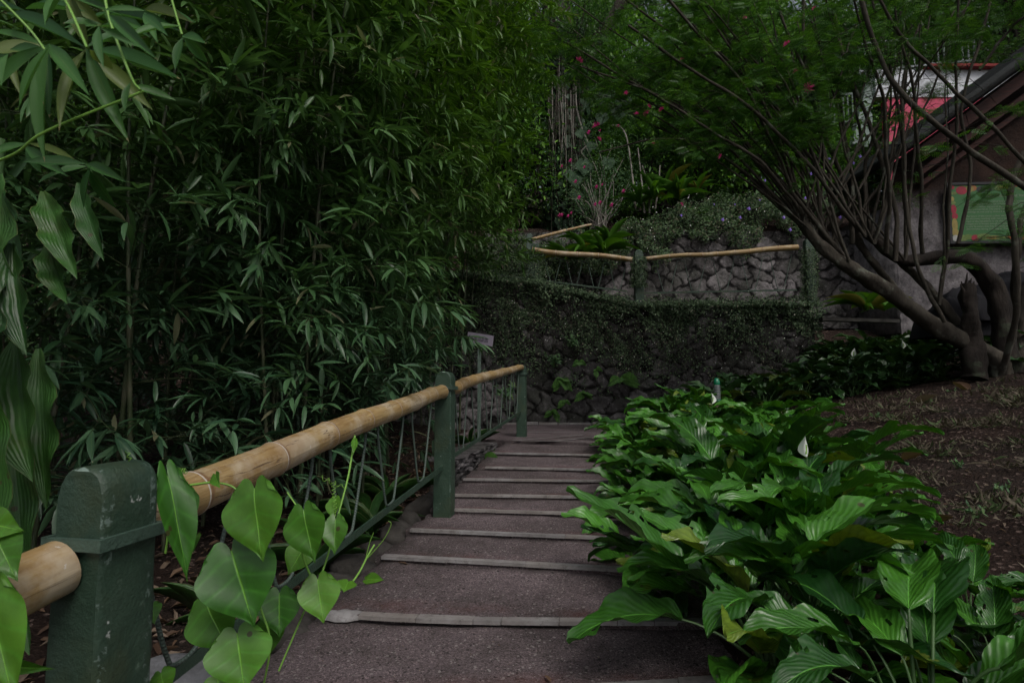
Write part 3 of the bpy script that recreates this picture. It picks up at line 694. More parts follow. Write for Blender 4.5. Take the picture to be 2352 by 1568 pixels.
# ------------------------------------------------------------------ bamboo grove
def culm_meshes(seed, H, lean, fan_bias, zmin=0.0):
    """one bamboo: jointed culm curving over towards +x at the top, and its leafy branches"""
    r_ = random.Random(seed); n = 60
    zs = np.linspace(0, H, n); cx = lean * (zs / H) ** 2.6 * H * .32; cy = .12 * np.sin(zs * .7 + seed)
    P = np.stack([cx, cy, zs], 1); P[:, 2] = zs - .12 * cx ** 2
    gc = G(); nodes = np.arange(.15, H, .26); rad = .013 * (1 - .8 * zs / H)
    pp = []; rd = []; rn = []
    for z in np.arange(0, H, .065):
        c = np.array([np.interp(z, zs, P[:, k]) for k in range(3)]); dn = np.min(np.abs(nodes - z)); pp.append(c)
        rd.append(np.interp(z, zs, rad) * (1.12 if dn < .03 else 1)); rn.append((1 if dn < .03 else 0, 0))
    gc.tube(pp, rd, 7, 0, rn, cap=False)
    gl = G(); LP = []; LD = []; LN = []; LS = []; RN = []
    for z in nodes[1:]:
        if z < zmin or (z < .5 and r_.random() < .35): continue
        base = np.array([np.interp(z, zs, P[:, k]) for k in range(3)])
        for k in range(3 if z > 1.2 else 2):
            th = r_.gauss(0, 1.25) if r_.random() < fan_bias else r_.uniform(-3.14, 3.14)
            L = r_.uniform(.35, 1.0) * (1.0 if z < H * .7 else .75)
            up = r_.uniform(.1, .8); d = np.array((math.cos(th), math.sin(th), up)); d /= np.linalg.norm(d)
            q = np.linspace(0, 1, 7)[:, None]; B = base + d * L * q + np.array((0, 0, -1)) * (L * L * .45) * q ** 2
            gc.tube(B, np.linspace(.0032, .0012, 7), 3, 0, None, False)
            for m_ in range(3 + int(L * 5)):
                f = r_.uniform(.2, 1) if m_ else 1.0
                b0 = np.array([np.interp(f, q[:, 0], B[:, c]) for c in range(3)]); tl = r_.uniform(.05, .2)
                td = d + np.array((r_.gauss(0, .6), r_.gauss(0, .6), r_.gauss(-.1, .4))); td /= np.linalg.norm(td); e = b0 + td * tl
                gc.tube([b0, e], [.0013, .0009], 3, 0, None, False)
                for j in range(r_.randint(3, 7)):
                    ld = td * .7 + np.array((r_.gauss(0, .55), r_.gauss(0, .55), r_.gauss(-.38, .36))); s = r_.uniform(.085, .175)
                    LP.append(b0 + td * tl * (r_.uniform(.88, 1) if j < 4 else r_.uniform(.3, .9))); LD.append(ld); LN.append((r_.gauss(0, .35), r_.gauss(0, .35), 1)); LS.append(s * 1.12); RN.append((r_.random(), r_.random()))
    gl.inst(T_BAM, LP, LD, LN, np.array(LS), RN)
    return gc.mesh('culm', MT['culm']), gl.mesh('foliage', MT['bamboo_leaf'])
variants = []
for k in range(7):
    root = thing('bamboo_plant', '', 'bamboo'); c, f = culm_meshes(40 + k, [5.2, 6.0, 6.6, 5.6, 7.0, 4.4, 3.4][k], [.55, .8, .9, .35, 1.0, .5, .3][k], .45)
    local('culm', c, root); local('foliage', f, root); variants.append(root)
used = set()
spots = []
t = -2.2
while t < 7.5:
    for row, (s0, s1) in enumerate(((.62, .85), (.95, 1.4), (1.5, 2.2), (2.3, 3.3))):
        s = -rr(s0, s1); tt = t + rr(-.15, .15)
        if row == 0 and tt < -1.0: continue
        if row == 1 and tt < -1.5: continue
        if tt > 0: s -= .32 * min(1, tt / .4)
        if tt > 1.2: s -= min(1.7, (tt - 1.2) * .42)
        spots.append((tt, s, row))
    t += rr(.26, .36)
random.shuffle(spots)
for i, (t, s, row) in enumerate(spots):
    p = st2w(t, s); p[2] = gz(p[0], p[1]) - .03
    k = i % 7
    if p[1] > 7 and row == 0: k = 6
    if row == 0 and p[1] <= 7: k = random.choice([0, 3, 5, 6, 3])
    if p[1] > 8.0 and row: k = random.choice([0, 1, 3, 5])
    if t < 0 and row < 2: k = random.choice([5, 6, 0])
    rz = -AZ + random.gauss(0, .5) + (math.pi if (row == 3 and random.random() < .3) else 0)
    lab = ['slender green bamboo at the front edge of the grove, close behind the stair railing',
           'green bamboo in the second row of the grove behind the stair railing',
           'leafy green bamboo in the middle of the grove left of the stairs',
           'tall shaded bamboo deep in the back of the grove left of the stairs'][row]
    if k not in used: o = variants[k]; used.add(k); o.location = [float(q) for q in p]; o.rotation_euler = (0, 0, rz); o['label'] = lab
    else: o = copy_tree(variants[k], p, rz, rr(.85, 1.12), lab)
    o['group'] = ['front row bamboos of the grove', 'second row bamboos of the grove', 'middle bamboos of the grove', 'back bamboos of the grove'][row]
hi = []
for k in range(2):
    root = thing('bamboo_plant', 'tall bamboo with bare lower canes arching towards the landing at the grove end', 'bamboo'); c, f = culm_meshes(60 + k, 6.4 - .5 * k, .55 + .2 * k, .5, 2.15 + .3 * k)
    local('culm', c, root); local('foliage', f, root); hi.append(root)
for n_, (t, s) in enumerate(((1.6, -1.05), (2.2, -1.15), (2.8, -.95), (3.3, -1.15), (3.9, -1.0), (4.4, -1.2), (5.0, -1.1), (3.0, -1.5), (4.1, -1.6))):
    p = st2w(t, s); p[2] = gz(p[0], p[1]) - .03
    o = hi[n_] if n_ < 2 else copy_tree(hi[n_ % 2], p, 0, rr(.95, 1.1)); o.location = [float(q) for q in p]; o.rotation_euler = (0, 0, -AZ + .5 * math.sin(t * 7)); o['group'] = 'tall bamboos arching towards the landing'
print('bamboos', len(spots))

# close branch that hangs in at the top left
def px_leaf(g, tm, bu, bv, tu, tv, Y0, Y1, wid, face=(0, -1, .35), r=None, mi=0):
    a, b = pt(bu, bv, Y0), pt(tu, tv, Y1); L = np.linalg.norm(b - a); fn = np.array(face) + rng.normal(size=3) * .15
    g.inst(tm, [a], [b - a], [fn], L, [r or (random.random(), random.random() * .9)], W=wid)
    return a
nb = thing('bamboo_branch', 'large out-of-focus bamboo leaves hanging close in the top left corner', 'bamboo branch', pt(190, -60, .85))
g = G()
for pts, r_ in (([(-30, 380, .9), (40, 350, .9), (110, 300, .9), (330, 210, .95)], .0022), ([(235, -60, .85), (250, 40, .84), (300, 175, .83), (322, 208, .82)], .0022),
                ([(-60, -60, .8), (60, 60, .8), (105, 118, .8)], .002), ([(380, -60, .9), (400, 20, .88), (418, 80, .87)], .0018), ([(120, -50, .85), (160, 20, .82), (200, 110, .8)], .002)):
    g.tube(curve([pt(*q) for q in pts], 24), r_, 7)
g.build('stem', MT['vine_stem'], nb)
LL = []
c = (200, 112); LL += [(c, (352, 248), .05), (c, (290, 322), .048), (c, (415, 178), .05), (c, (150, -30), .04), (c, (0, 20), .045), (c, (330, 60), .04), (c, (120, 290), .035), (c, (260, 160), .04)]
c = (112, 105); LL += [(c, (-60, 118), .05), (c, (-50, 215), .05), (c, (95, 240), .04), (c, (198, 208), .042), (c, (94, 372), .046), (c, (-40, 60), .03), (c, (110, 270), .044), (c, (35, 245), .036)]
c = (250, 30); LL += [(c, (340, 80), .036), (c, (355, 130), .035), (c, (190, 60), .03), (c, (270, 105), .03), (c, (400, 45), .034)]
c = (418, 80); LL += [(c, (480, 150), .03), (c, (470, 95), .028), (c, (400, 160), .03)]
for _ in range(34):
    c = random.choice([(150, -20), (60, 20), (330, 30), (20, 120), (300, 190), (60, 330), (420, 60), (230, 60)]); th = rr(-.6, 3.6); l_ = rr(80, 150); LL.append((c, (c[0] + l_ * math.cos(th), c[1] + l_ * abs(math.sin(th)) * .9 - 15), rr(.022, .036)))
c = (205, 380); LL += [(c, (50, 370), .038), (c, (190, 480), .036), (c, (265, 480), .036), (c, (280, 410), .03), (c, (120, 395), .03)]
for (b_, t_, w_) in LL:
    g = G(); Y = rr(.78, 1.15) if b_[1] < 300 else rr(1.1, 1.3); k = Y / .85; nsub = 2
    px_leaf(g, tmpl(np.linspace(0, 1, 11), [.004, .10, .2, .29, .34, .35, .33, .28, .2, .1, .004], rr(.0, .12), .22), b_[0] + rr(-6, 6), b_[1] + rr(-6, 6), t_[0], t_[1], Y, Y * rr(.9, 1.08), w_ * 3.0 * k * .50)
    g.build('leaf', MT['bamboo_near'], nb)

# broad strap leaves at the far left
bp = thing('broad_leaf_plant', 'tall plant with broad drooping strap leaves at the left edge of the picture', 'broad leaf plant', pt(-60, 1500, 1.9))
g = G(); g.tube(curve([pt(-40, 1560, 1.95), pt(-20, 1000, 1.95), pt(-10, 500, 2.0), pt(0, 320, 2.0)], 30), .018, 8); g.build('stem', MT['stem_green'], bp)
for (bu, bv, tu, tv, w_, Y) in ((0, 400, -5, 860, .15, 1.75), (30, 560, 50, 815, .12, 1.7), (10, 640, -60, 1050, .2, 1.65), (40, 780, 62, 1110, .19, 1.75), (-20, 860, -15, 1345, .2, 1.6), (90, 800, 110, 1170, .14, 1.95), (100, 440, 175, 640, .10, 1.95), (20, 960, 60, 1330, .17, 1.85), (110, 560, 160, 700, .09, 2.0), (-40, 420, 60, 600, .16, 1.9), (40, 1180, 75, 1500, .15, 1.9), (180, 420, 240, 600, .08, 2.0)):
    g = G(); tm = tmpl(np.linspace(0, 1, 18), [.12, .3, .5, .66, .78, .88, .95, 1, 1, .98, .94, .88, .78, .66, .5, .33, .16, .01], rr(-.05, .08), rr(.05, .16), 9, rr(.02, .05))
    px_leaf(g, tm, bu, bv, tu, tv, Y + .12, Y, w_, (rr(-.3, .6), -1, .1)); g.build('leaf', MT['broad'], bp)

# ------------------------------------------------------------------ heart-leaved vine on the railing
vine = thing('heart_leaf_vine', 'light green vine with heart shaped leaves and curled tendrils climbing the near railing', 'vine', pt(560, 1400, 1.3))
def tendril(u, v, u2, v2, Y, coils, amp, name='tendril'):
    a, b = pt(u, v, Y), pt(u2, v2, Y); P = []; d = b - a; side_ = unit(np.cross(d, (0, 1, 0)))
    for q in np.linspace(0, 1, 90):
        k = amp * min(1, q * 4); th = q * coils * 6.283
        P.append(a + d * q + side_ * k * math.sin(th) + np.array((0, 1, 0)) * k * math.cos(th))
    g = G(); g.tube(P, .0009, 5); g.build(name, MT['vine_stem'], vine)
def stem(pts, r_=.0026):
    g = G(); g.tube(curve([pt(*q) for q in pts], 40), np.linspace(r_, r_ * .75, 40), 7); g.build('stem', MT['vine_stem'], vine)
VY = 1.28
stem([(395, 1120, VY), (450, 1112, VY), (490, 1108, VY), (535, 1118, VY), (560, 1150, VY)], .003)
stem([(380, 1270, VY), (400, 1120, VY), (395, 1090, VY)]); stem([(815, 1000, 1.62), (806, 1060, 1.58), (796, 1110, 1.55), (772, 1200, 1.5), (745, 1300, 1.45), (700, 1400, 1.4), (640, 1540, 1.35)], .0028)
stem([(690, 1215, 1.36), (700, 1290, 1.36), (735, 1345, 1.38), (790, 1352, 1.42), (822, 1318, 1.46), (845, 1275, 1.5), (860, 1250, 1.52)], .0028)
stem([(560, 1290, 1.3), (600, 1400, 1.3), (620, 1480, 1.3), (600, 1600, 1.3)], .0028); stem([(660, 1130, 1.4), (690, 1180, 1.38), (700, 1250, 1.37)], .002)
tendril(432, 1108, 400, 1075, VY, 1, .004); tendril(398, 1078, 428, 1082, VY, 6, .0055); tendril(300, 1062, 292, 1035, 1.3, 2.5, .004); tendril(770, 1190, 765, 1110, 1.5, 9, .005); tendril(795, 1120, 735, 1095, 1.55, 4, .006)
stem([(838, 1290, 1.5), (848, 1250, 1.5), (858, 1222, 1.5)], .0012); stem([(845, 1280, 1.5), (880, 1240, 1.5), (898, 1205, 1.5), (892, 1195, 1.5)], .0012)
HL = [((585, 1122), (592, 1290), 138, 1.2), ((698, 1172), (716, 1292), 94, 1.3), ((771, 1192), (766, 1272), 56, 1.42), ((532, 1265), (580, 1440), 158, 1.22), ((475, 1385), (520, 1500), 116, 1.3),
      ((730, 1330), (742, 1430), 86, 1.36), ((642, 1362), (640, 1462), 84, 1.38), ((545, 1455), (560, 1590), 130, 1.24), ((385, 1095), (440, 1330), 72, 1.2), ((620, 1425), (612, 1510), 70, 1.4), ((425, 1130), (430, 1222), 60, 1.27),
      ((700, 1255), (660, 1318), 60, 1.42), ((450, 1232), (440, 1265), 36, 1.26), ((600, 1150), (625, 1230), 70, 1.32), ((770, 1145), (762, 1190), 36, 1.6), ((800, 1335), (790, 1355), 40, 1.42),
      ((-10, 1225), (30, 1330), 90, 1.0), ((-30, 1200), (40, 1215), 70, 1.02), ((-30, 1350), (20, 1620), 130, .9), ((10, 1530), (108, 1535), 30, 1.0), ((495, 1090), (500, 1118), 26, 1.27), ((842, 1330), (878, 1328), 26, 1.5), ((815, 1010), (812, 1040), 14, 1.6), ((350, 1390), (352, 1430), 40, 1.5), ((500, 1560), (520, 1640), 110, 1.3), ((370, 1545), (380, 1600), 60, 1.4)]
for i, (b_, t_, w_, Y) in enumerate(HL):
    g = G(); a, b = pt(*b_, Y), pt(*t_, Y - .04); L = np.linalg.norm(b - a); f = np.array((rr(-.35, .35), -1, rr(.3, .75)))
    if i == 8: f = np.array((.9, -.8, .3))
    g.inst(T_HEART, [a], [b - a], [f], L, [(random.random(), random.random())], W=w_ / F * Y * 1.06); lf = g.build('leaf', MT['heart'], vine)

# ------------------------------------------------------------------ peace lilies
def lily_leaf(seed, H, L, W, reach):
    """petiole arching from the origin towards +x, then the blade, curling down at the tip"""
    r_ = random.Random(seed); g = G(); n = 12; q = np.linspace(0, 1, n)[:, None]
    P = np.hstack([reach * q ** 1.6, 0 * q, H * (1 - (1 - q) ** 1.5)]); g.tube(P, np.linspace(.006, .0035, n), 6, 1)
    W *= 1.14; nt_, k = 25, 15; ph = [r_.uniform(0, 6.28) for _ in range(6)]; chew = r_.choice([.04, .05, .07, .14]); slope = r_.uniform(.2, 1.0); fall = r_.uniform(.5, 1.6); c = P[-1].copy(); th = slope; V = np.zeros((nt_, k, 3)); U = np.zeros((nt_, k, 2)); tw = r_.uniform(-.5, .5); sw = r_.uniform(-.35, .35)
    hole = r_.random()
    for i in range(nt_):
        t = i / (nt_ - 1); w_ = W * (math.sin(math.pi * min(1, t ** .82 * 1.0)) ** .75 if 0 < t < 1 else .02) * (1 - .25 * t)
        a = th - fall * t; d = np.array((math.cos(a), 0, math.sin(a))); nrm = np.array((-math.sin(a), 0, math.cos(a)))
        if i: c = c + d * L / (nt_ - 1)
        for j in range(k):
            x = -1 + 2 * j / (k - 1); ang = tw * t
            ck = 1 - chew * max(0, math.sin(t * 19 + ph[0] + (2 if x > 0 else 0)) + .6 * math.sin(t * 47 + ph[1])) * (abs(x) > .7); y = x * w_ * .5 * ck; up = (.22 * abs(x) - .05) * w_ + .012 * math.sin(t * 14 + 3 * x + seed) * abs(x) ** 1.5 + .004 * math.sin(t * 37 + seed) * abs(x)
            v = c + np.array((0, 1, 0)) * (y * math.cos(ang) + sw * L * t * t * .5) + nrm * (up + y * math.sin(ang)); V[i, j] = v; U[i, j] = (.5 + x * .5, t)
    g.grid(V, U, np.tile((r_.random(), r_.random()), (nt_, k, 1)))
    Fq = g.Q[-1]; drop = np.zeros(len(Fq), bool)                 # insect holes and a torn notch
    for _ in range(r_.choice([0, 1, 2, 3])):
        i0, j0 = r_.randint(5, nt_ - 5), r_.choice([2, 3, 10, 11, 12]); drop[i0 * (k - 1) + j0] = True
        if r_.random() < .5: drop[(i0 + 1) * (k - 1) + j0] = True
    if seed % 9 == 4:
        for j0 in (0, 1, 2): drop[(13 - j0 // 2) * (k - 1) + j0] = True; drop[14 * (k - 1) + j0] = j0 < 2
    g.Q[-1] = Fq[~drop]; g.mq[-1] = g.mq[-1][~drop]
    return g
lily_def = [(.32, .37, .145, .12), (.37, .39, .15, .16), (.26, .35, .14, .22), (.18, .33, .135, .25), (.34, .40, .14, .10), (.13, .31, .13, .24), (.38, .36, .14, .08), (.29, .40, .16, .2), (.22, .35, .14, .15), (.09, .30, .13, .2)]
lily_def += [(.27, .38, .15, .14), (.20, .36, .15, .2), (.33, .34, .13, .18), (.15, .34, .145, .16)]
LM = [lily_leaf(i * 3 + 1, *q).mesh('leaf', [MT['lily'], MT['stem_green']]) for i, q in enumerate(lily_def)]
LMd = [lily_leaf(i * 3 + 1, *q).mesh('leaf', [MT['lily_shaded'], MT['stem_green']]) for i, q in enumerate(lily_def)]
def spathe_mesh(seed, h):
    g = G(); n = 10; q = np.linspace(0, 1, n)[:, None]; P = np.hstack([.05 * q ** 2, 0 * q, h * q]); g.tube(P, .0028, 6, 1)
    T = tmpl(np.linspace(0, 1, 9), [.1, .5, .8, .9, .85, .7, .45, .2, .01], .25, .35, 7, .01); g.inst(T, [P[-1]], [(.25, .1, 1)], [(1, 0, 0)], .11, [(0, 0)], W=.058)
    g.tube([P[-1] + (.008, 0, .012), P[-1] + (.014, 0, .06)], .0055, 7, 2); return g.mesh('flower', [MT['spathe'], MT['stem_green'], MT['vine_stem']])
SP = spathe_mesh(1, .52)
def lily(x, y, n, meshes, size, label, group, flower=False, cat='peace lily'):
    o = thing('peace_lily', label, cat, (x, y, gz(x, y) - .01), group, rr(0, 6.28), size); th = rr(0, 6)
    for k in range(n):
        th += 2.4 + rr(-.3, .3); m_ = meshes[(k * 3 + random.randint(0, 2)) % 14]; l = local('leaf', m_, o); l.rotation_euler = (rr(-.1, .1), rr(-.1, .1), th); l.location = (rr(-.03, .03), rr(-.03, .03), 0); l.scale = (rr(.85, 1.15),) * 3
    if flower: l = local('flower', SP, o); l.rotation_euler = (rr(-.1, .1), rr(-.1, .15), rr(0, 6))
    return o
cnt = 0; t = -3.15
while t < 3.1:
    far_ = (t + 3.15) / 6.25
    ss = [1.50, 1.84, 2.2, 2.5] if t < 1.5 else [1.42, 1.8, 2.2]
    if t < -1.1: ss = [1.58, 1.9, 2.3, 2.7]
    for j, s in enumerate(ss):
        s2_ = s + rr(-.1, .1); p = st2w(t + rr(-.12, .12) + (j % 2) * .17, s2_)
        if j >= len(ss) - 1 and -1.7 < t < .6 and random.random() < .7: continue
        if p[1] < 1.45 or (j == len(ss) - 1 and random.random() < .25): continue
        size = (1.02 if j < 2 else (.95 if t > -.6 else .72 - .04 * j)) * rr(.88, 1.1) * (1.0 if t > -2.2 else .95) * (.9 if t > .5 else 1)
        lab = 'glossy peace lily at the edge of the steps, leaves spilling over the treads' if j == 0 else ('glossy green peace lily in the bed beside the steps, at the bare soil side' if j == len(ss) - 1 else 'glossy green peace lily in the middle of the bed right of the steps')
        lily(p[0], p[1], 20, LM, size, lab, ['peace lilies along the step edge', 'peace lilies on the soil side of the bed', 'peace lilies in the middle of the bed'][0 if j == 0 else (1 if j == len(ss) - 1 else 2)]); cnt += 1
    t += .40
# the three with flowers
for (u, v, Y, lab) in ((1858, 1230, 2.75, 'peace lily with one white flower near the middle of the bed right of the steps'), (1625, 1010, 5.2, 'peace lily with a furled greenish white bud at the far end of the bed')):
    p = pt(u, v, Y); lily(p[0], p[1], 9, LM, .95, lab, None, True)
# dark bed in front of the far wall
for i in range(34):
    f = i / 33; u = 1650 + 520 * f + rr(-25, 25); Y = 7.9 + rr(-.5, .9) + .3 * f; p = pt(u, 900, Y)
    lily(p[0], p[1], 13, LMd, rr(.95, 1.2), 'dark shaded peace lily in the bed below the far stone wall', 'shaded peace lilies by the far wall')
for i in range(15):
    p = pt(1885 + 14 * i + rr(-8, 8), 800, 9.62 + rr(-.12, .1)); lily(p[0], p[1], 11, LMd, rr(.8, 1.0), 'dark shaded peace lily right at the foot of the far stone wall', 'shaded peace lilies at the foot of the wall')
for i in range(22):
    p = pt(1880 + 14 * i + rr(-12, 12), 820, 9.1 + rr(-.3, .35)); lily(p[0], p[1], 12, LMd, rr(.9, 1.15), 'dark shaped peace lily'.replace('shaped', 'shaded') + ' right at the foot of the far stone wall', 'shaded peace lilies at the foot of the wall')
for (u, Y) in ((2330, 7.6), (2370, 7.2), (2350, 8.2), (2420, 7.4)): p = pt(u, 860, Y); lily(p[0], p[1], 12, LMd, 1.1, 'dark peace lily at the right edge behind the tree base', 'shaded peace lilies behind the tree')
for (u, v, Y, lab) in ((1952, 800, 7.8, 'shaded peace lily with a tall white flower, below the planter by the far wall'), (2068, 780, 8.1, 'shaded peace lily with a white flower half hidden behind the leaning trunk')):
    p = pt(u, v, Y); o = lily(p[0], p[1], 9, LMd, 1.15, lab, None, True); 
print('lilies', cnt)
# ------------------------------------------------------------------ creepers
def leaves_on(g, P, N, size, spread=.8, tm=T_SMALL, rn=None, droop=.5):
    n = len(P); D = rng.normal(size=(n, 3)) * spread + np.array((0, 0, -droop)); Nn = np.asarray(N) + rng.normal(size=(n, 3)) * .45
    g.inst(tm, P, D, Nn, size * rng.uniform(.6, 1.3, n), rnd2(n) if rn is None else rn)
def clumpy(x, z, s=1.0):
    return .5 + .25 * (np.sin(x * 3.1 * s + 2 * np.sin(z * 2.3 * s)) + np.sin(z * 4.7 * s + x * 1.9 * s + 1.2)) + .12 * np.sin(x * 11 * s + z * 7 * s)
g = G(); n = 150000; x = rng.uniform(-3.6, WX1 + .15, n); h = rng.random(n) ** .75
top = top_z(x); z = LZ + .05 + h * (top - LZ + .02)
dens = np.clip(h * 1.75 - .42 + .35 * (clumpy(x, z * .4, 2.6) - .5), 0, 1) * np.clip(-.25 + 1.7 * clumpy(x, z, 1.5), .06, 1) + np.where(x < .2, .45, 0) * clumpy(x, z, 1.4) * h ** .3
band = np.clip((x - 2.2) / 1.5, 0, 1); dens = dens * (1 - band * np.clip((.80 - h) * 4, 0, .75)) + np.where(h > .80 + .13 * clumpy(x, 0 * x, 3), .3, 0)
keep = rng.random(n) < dens * .62; x, h, z = x[keep], h[keep], z[keep]
thick = .03 + .34 * np.clip(h - .45, 0, 1) * clumpy(x, z, 1.7) ** 1.5 + np.where(h > .88, .06, 0)
y = WY + .10 * (z - LZ) / 2 - rng.random(len(x)) * thick - .02
leaves_on(g, np.stack([x, y, z], 1), np.tile((0, -1, .5), (len(x), 1)), .040)
# thick mat on the ledge
n = 34000; x = rng.uniform(-3.6, WX1 + .1, n); y = WY + rng.uniform(-.12, .55, n) + .08 * np.sin(x * 4.3) * np.sin(x * 9.1 + 1); z = top_z(x) + rng.random(n) ** 1.5 * (.02 + .22 * clumpy(x, y * 2, 2.4) ** 2) - .02 * (y < WY)
leaves_on(g, np.stack([x, y, z], 1), np.tile((0, -.5, 1), (n, 1)), .038)
cr = g.build('foliage', MT['creeper'])
root = thing('wall_creeper', 'mat of small leaved creeper covering the upper half of the lower retaining wall', 'creeper', (0, WY, 1.0)); cr.parent = root; cr.matrix_parent_inverse = root.matrix_basis.inverted()
g = G()
for i in range(620):
    x0 = rr(-2.5, WX1); z0 = top_z(x0) - rr(-.05, .9); L = rr(.15, .95); yy = WY - .06 + .1 * (z0 - LZ) / 2 - rr(0, .09)
    P = [(x0 + rr(-.02, .02) * k + .03 * math.sin(k + i), yy - .01 * math.sin(k * .8), z0 - L * k / 7) for k in range(8)]; g.tube(P, .0026, 3, 0, None, False)
g.build('hanging_stem', MT['bark'], root)
g = G(); n = 110; x = rng.uniform(-1, WX1, n); z = top_z(x) - rng.random(n) * 1.2; y = WY - .12 + .1 * (z - LZ) / 2
g.inst(T_OVAL, np.stack([x, y, z], 1), rdir(n), np.tile((0, -1, .3), (n, 1)), .02, rnd2(n)); g.build('blossom', MT['white'], root).__setitem__('kind', 'stuff')
# creeper round the three ledge posts
for (u, v0, v1, lab) in ((1228, 575, 680, 'creeper wrapped round the leftmost post of the upper railing'), (1466, 590, 660, 'creeper wrapped round the middle post of the upper railing'), (1858, 570, 690, 'creeper wrapped round the right post of the upper railing')):
    a, b = pt(u, v0, WY + .12), pt(u, v1, WY + .12); n = 2600; q = rng.random(n); th = rng.uniform(0, 6.283, n); rad = .085 + rng.random(n) * (.04 + .07 * clumpy(th, q * 3))
    P = a + (b - a) * q[:, None] + np.stack([np.cos(th) * rad * (1.3 if u < 1300 else 1.0), np.sin(th) * rad, 0 * q], 1)
    g = G(); leaves_on(g, P, np.stack([np.cos(th), np.sin(th), .3 + 0 * q], 1), .03); o = g.build('post_creeper', MT['creeper']); tag(o, lab, 'creeper')
# lantana and creeper mound that tops the upper stone wall
def mound(name, label, cat, x0, x1, yf, zlo, zhi, n, mat, depth=.5, size=.03):
    x = rng.uniform(x0, x1, n); lo = zlo(x); hi = zhi(x); k = rng.random(n); z = lo + (hi - lo) * k
    edge = clumpy(x * 1.3, z * 1.3, 1.3); keep = (k > .1 + .25 * edge * rng.random(n)) & (k < 1 - .18 * rng.random(n) * edge)
    x, z, k = x[keep], z[keep], k[keep]; y = yf(x, z) - rng.random(len(x)) * depth * (.15 + .85 * clumpy(x, z, 2.1)) * (1 - .35 * k) + .6 * k * rng.random(len(x))
    g = G(); leaves_on(g, np.stack([x, y, z], 1), np.tile((0, -1, .8), (len(x), 1)), size)
    r = thing(name, label, cat, ((x0 + x1) / 2, float(yf((x0 + x1) / 2, 3)), float(zlo((x0 + x1) / 2)))); o = g.build('foliage', mat, r); return r
def zpx(v, Y=11.3): return pt(1176, v, Y)[2]
us = np.array([1070, 1250, 1400, 1480, 1560, 1650, 1750, 1850, 1960, 2040]); xs_ = (us - 1176) / F * 11.35
tops = np.array([545, 535, 520, 490, 462, 430, 425, 440, 420, 400]); bots = np.array([650, 650, 640, 590, 560, 560, 560, 520, 480, 450])
zt_ = lambda x: np.interp(x, xs_, [zpx(v) for v in tops]); zb_ = lambda x: np.interp(x, xs_, [zpx(v) for v in bots])
lan = mound('lantana_bush', 'sprawling lantana and creeper mound with small violet flowers on top of the upper stone wall', 'bush', xs_[0], xs_[-1], lambda x, z: 11.45 - .08 * x * .3 + .1 * (z - 2.8) + 0 * x, lambda x: zb_(x) - .95 * (clumpy(x, 0 * x, 2.2) - .45) * (x > 2.4), lambda x: zt_(x) + .25 * (clumpy(x, 0 * x, 2.9) - .5), 50000, MT['creeper2'], .7, .048)
def blossom_mesh(r_, n, mat, petal=.5):
    g = G(); g.inst(T_OVAL, rdir(n) * r_ * .5, rdir(n), rdir(n), r_ * petal * 2, rnd2(n)); return g.mesh('flower', mat)
vm = blossom_mesh(.022, 26, MT['violet'])
for (u, v) in ((1905, 365), (1960, 375), (1640, 470), (1688, 470), (1720, 480), (1800, 500), (1812, 475), (1850, 455), (1815, 528), (1745, 460), (1850, 425), (1862, 400), (1890, 390), (1790, 430), (1700, 500), (1660, 505), (1915, 470), (1930, 500), (1757, 415), (1565, 495), (1975, 360), (2010, 370)):
    o = bpy.data.objects.new('flower', vm); col.objects.link(o); o.parent = lan; o.matrix_parent_inverse = lan.matrix_basis.inverted(); o.location = [float(q) for q in pt(u, v, 10.95)]; s = rr(.8, 1.7); o.scale = (s, s, s)
g = G(); x = rng.uniform(xs_[1], xs_[-2], 90); z = zb_(x) + rng.random(90) * (zt_(x) - zb_(x)); g.inst(T_OVAL, np.stack([x, 10.98 + 0 * x, z], 1), rdir(90), np.tile((0, -1, .3), (90, 1)), .028, rnd2(90)); g.build('blossom', MT['white'], lan)

# ------------------------------------------------------------------ little ferns and herbs on the walls
def fern(u, v, Y, n, L, label, mat='fern', cat='fern'):
    p = pt(u, v, Y); r = thing('fern', label, cat, p)
    for k in range(n):
        g = G(); th = rr(-1.3, 1.3) + (math.pi if random.random() < .15 else 0); d = np.array((math.sin(th), -rr(.3, .7), math.cos(th) * rr(.1, .8))); l = L * rr(.7, 1.2)
        q = np.linspace(0, 1, 15)[:, None]; P = p + d * l * q + np.array((0, 0, -1)) * l * .6 * q ** 2; g.tube(P, .0016, 4, 0, None, False)
        LP = []; LD = []; LS = []
        for i in range(1, 15):
            for sg in (-1, 1): s = unit(np.cross(d, (0, -1, 0))) * sg; LP.append(P[i]); LD.append(s + d * .5 + np.array((0, 0, -.2))); LS.append(l * .38 * math.sin(math.pi * min(1, i / 15 + .12)) + .008)
        g.inst(T_OVAL, LP, LD, [(0, -1, .6)] * len(LP), np.array(LS), rnd2(len(LP)), W=np.array(LS) * .55); g.build('frond', MT[mat], r)
for a in ((1345, 910, WY - .05, 6, .22, 'small bright fern high on the retaining wall right of the last post'), (1290, 880, WY - .05, 7, .26, 'fern tuft on the retaining wall left of the brighter ferns'), (1330, 835, WY - .05, 5, .18, 'lone yellow green fern in a joint of the retaining wall'),
          (1270, 950, WY - .1, 6, .2, 'fern at the foot of the retaining wall beside the landing'), (1300, 925, WY - .08, 5, .16, 'tiny fern just above the foot of the retaining wall'), (1425, 872, WY - .08, 6, .32, 'dark arching fern low on the wall near the lilies'), (1370, 850, WY - .05, 5, .16, 'small fern in the middle of the dark wall'),
          (1112, 1050, 5.9, 6, .17, 'light green fern in the drain opening left of the steps'), (1140, 1040, 6.3, 4, .12, 'tiny fern tucked beside the drain opening')): fern(*a)
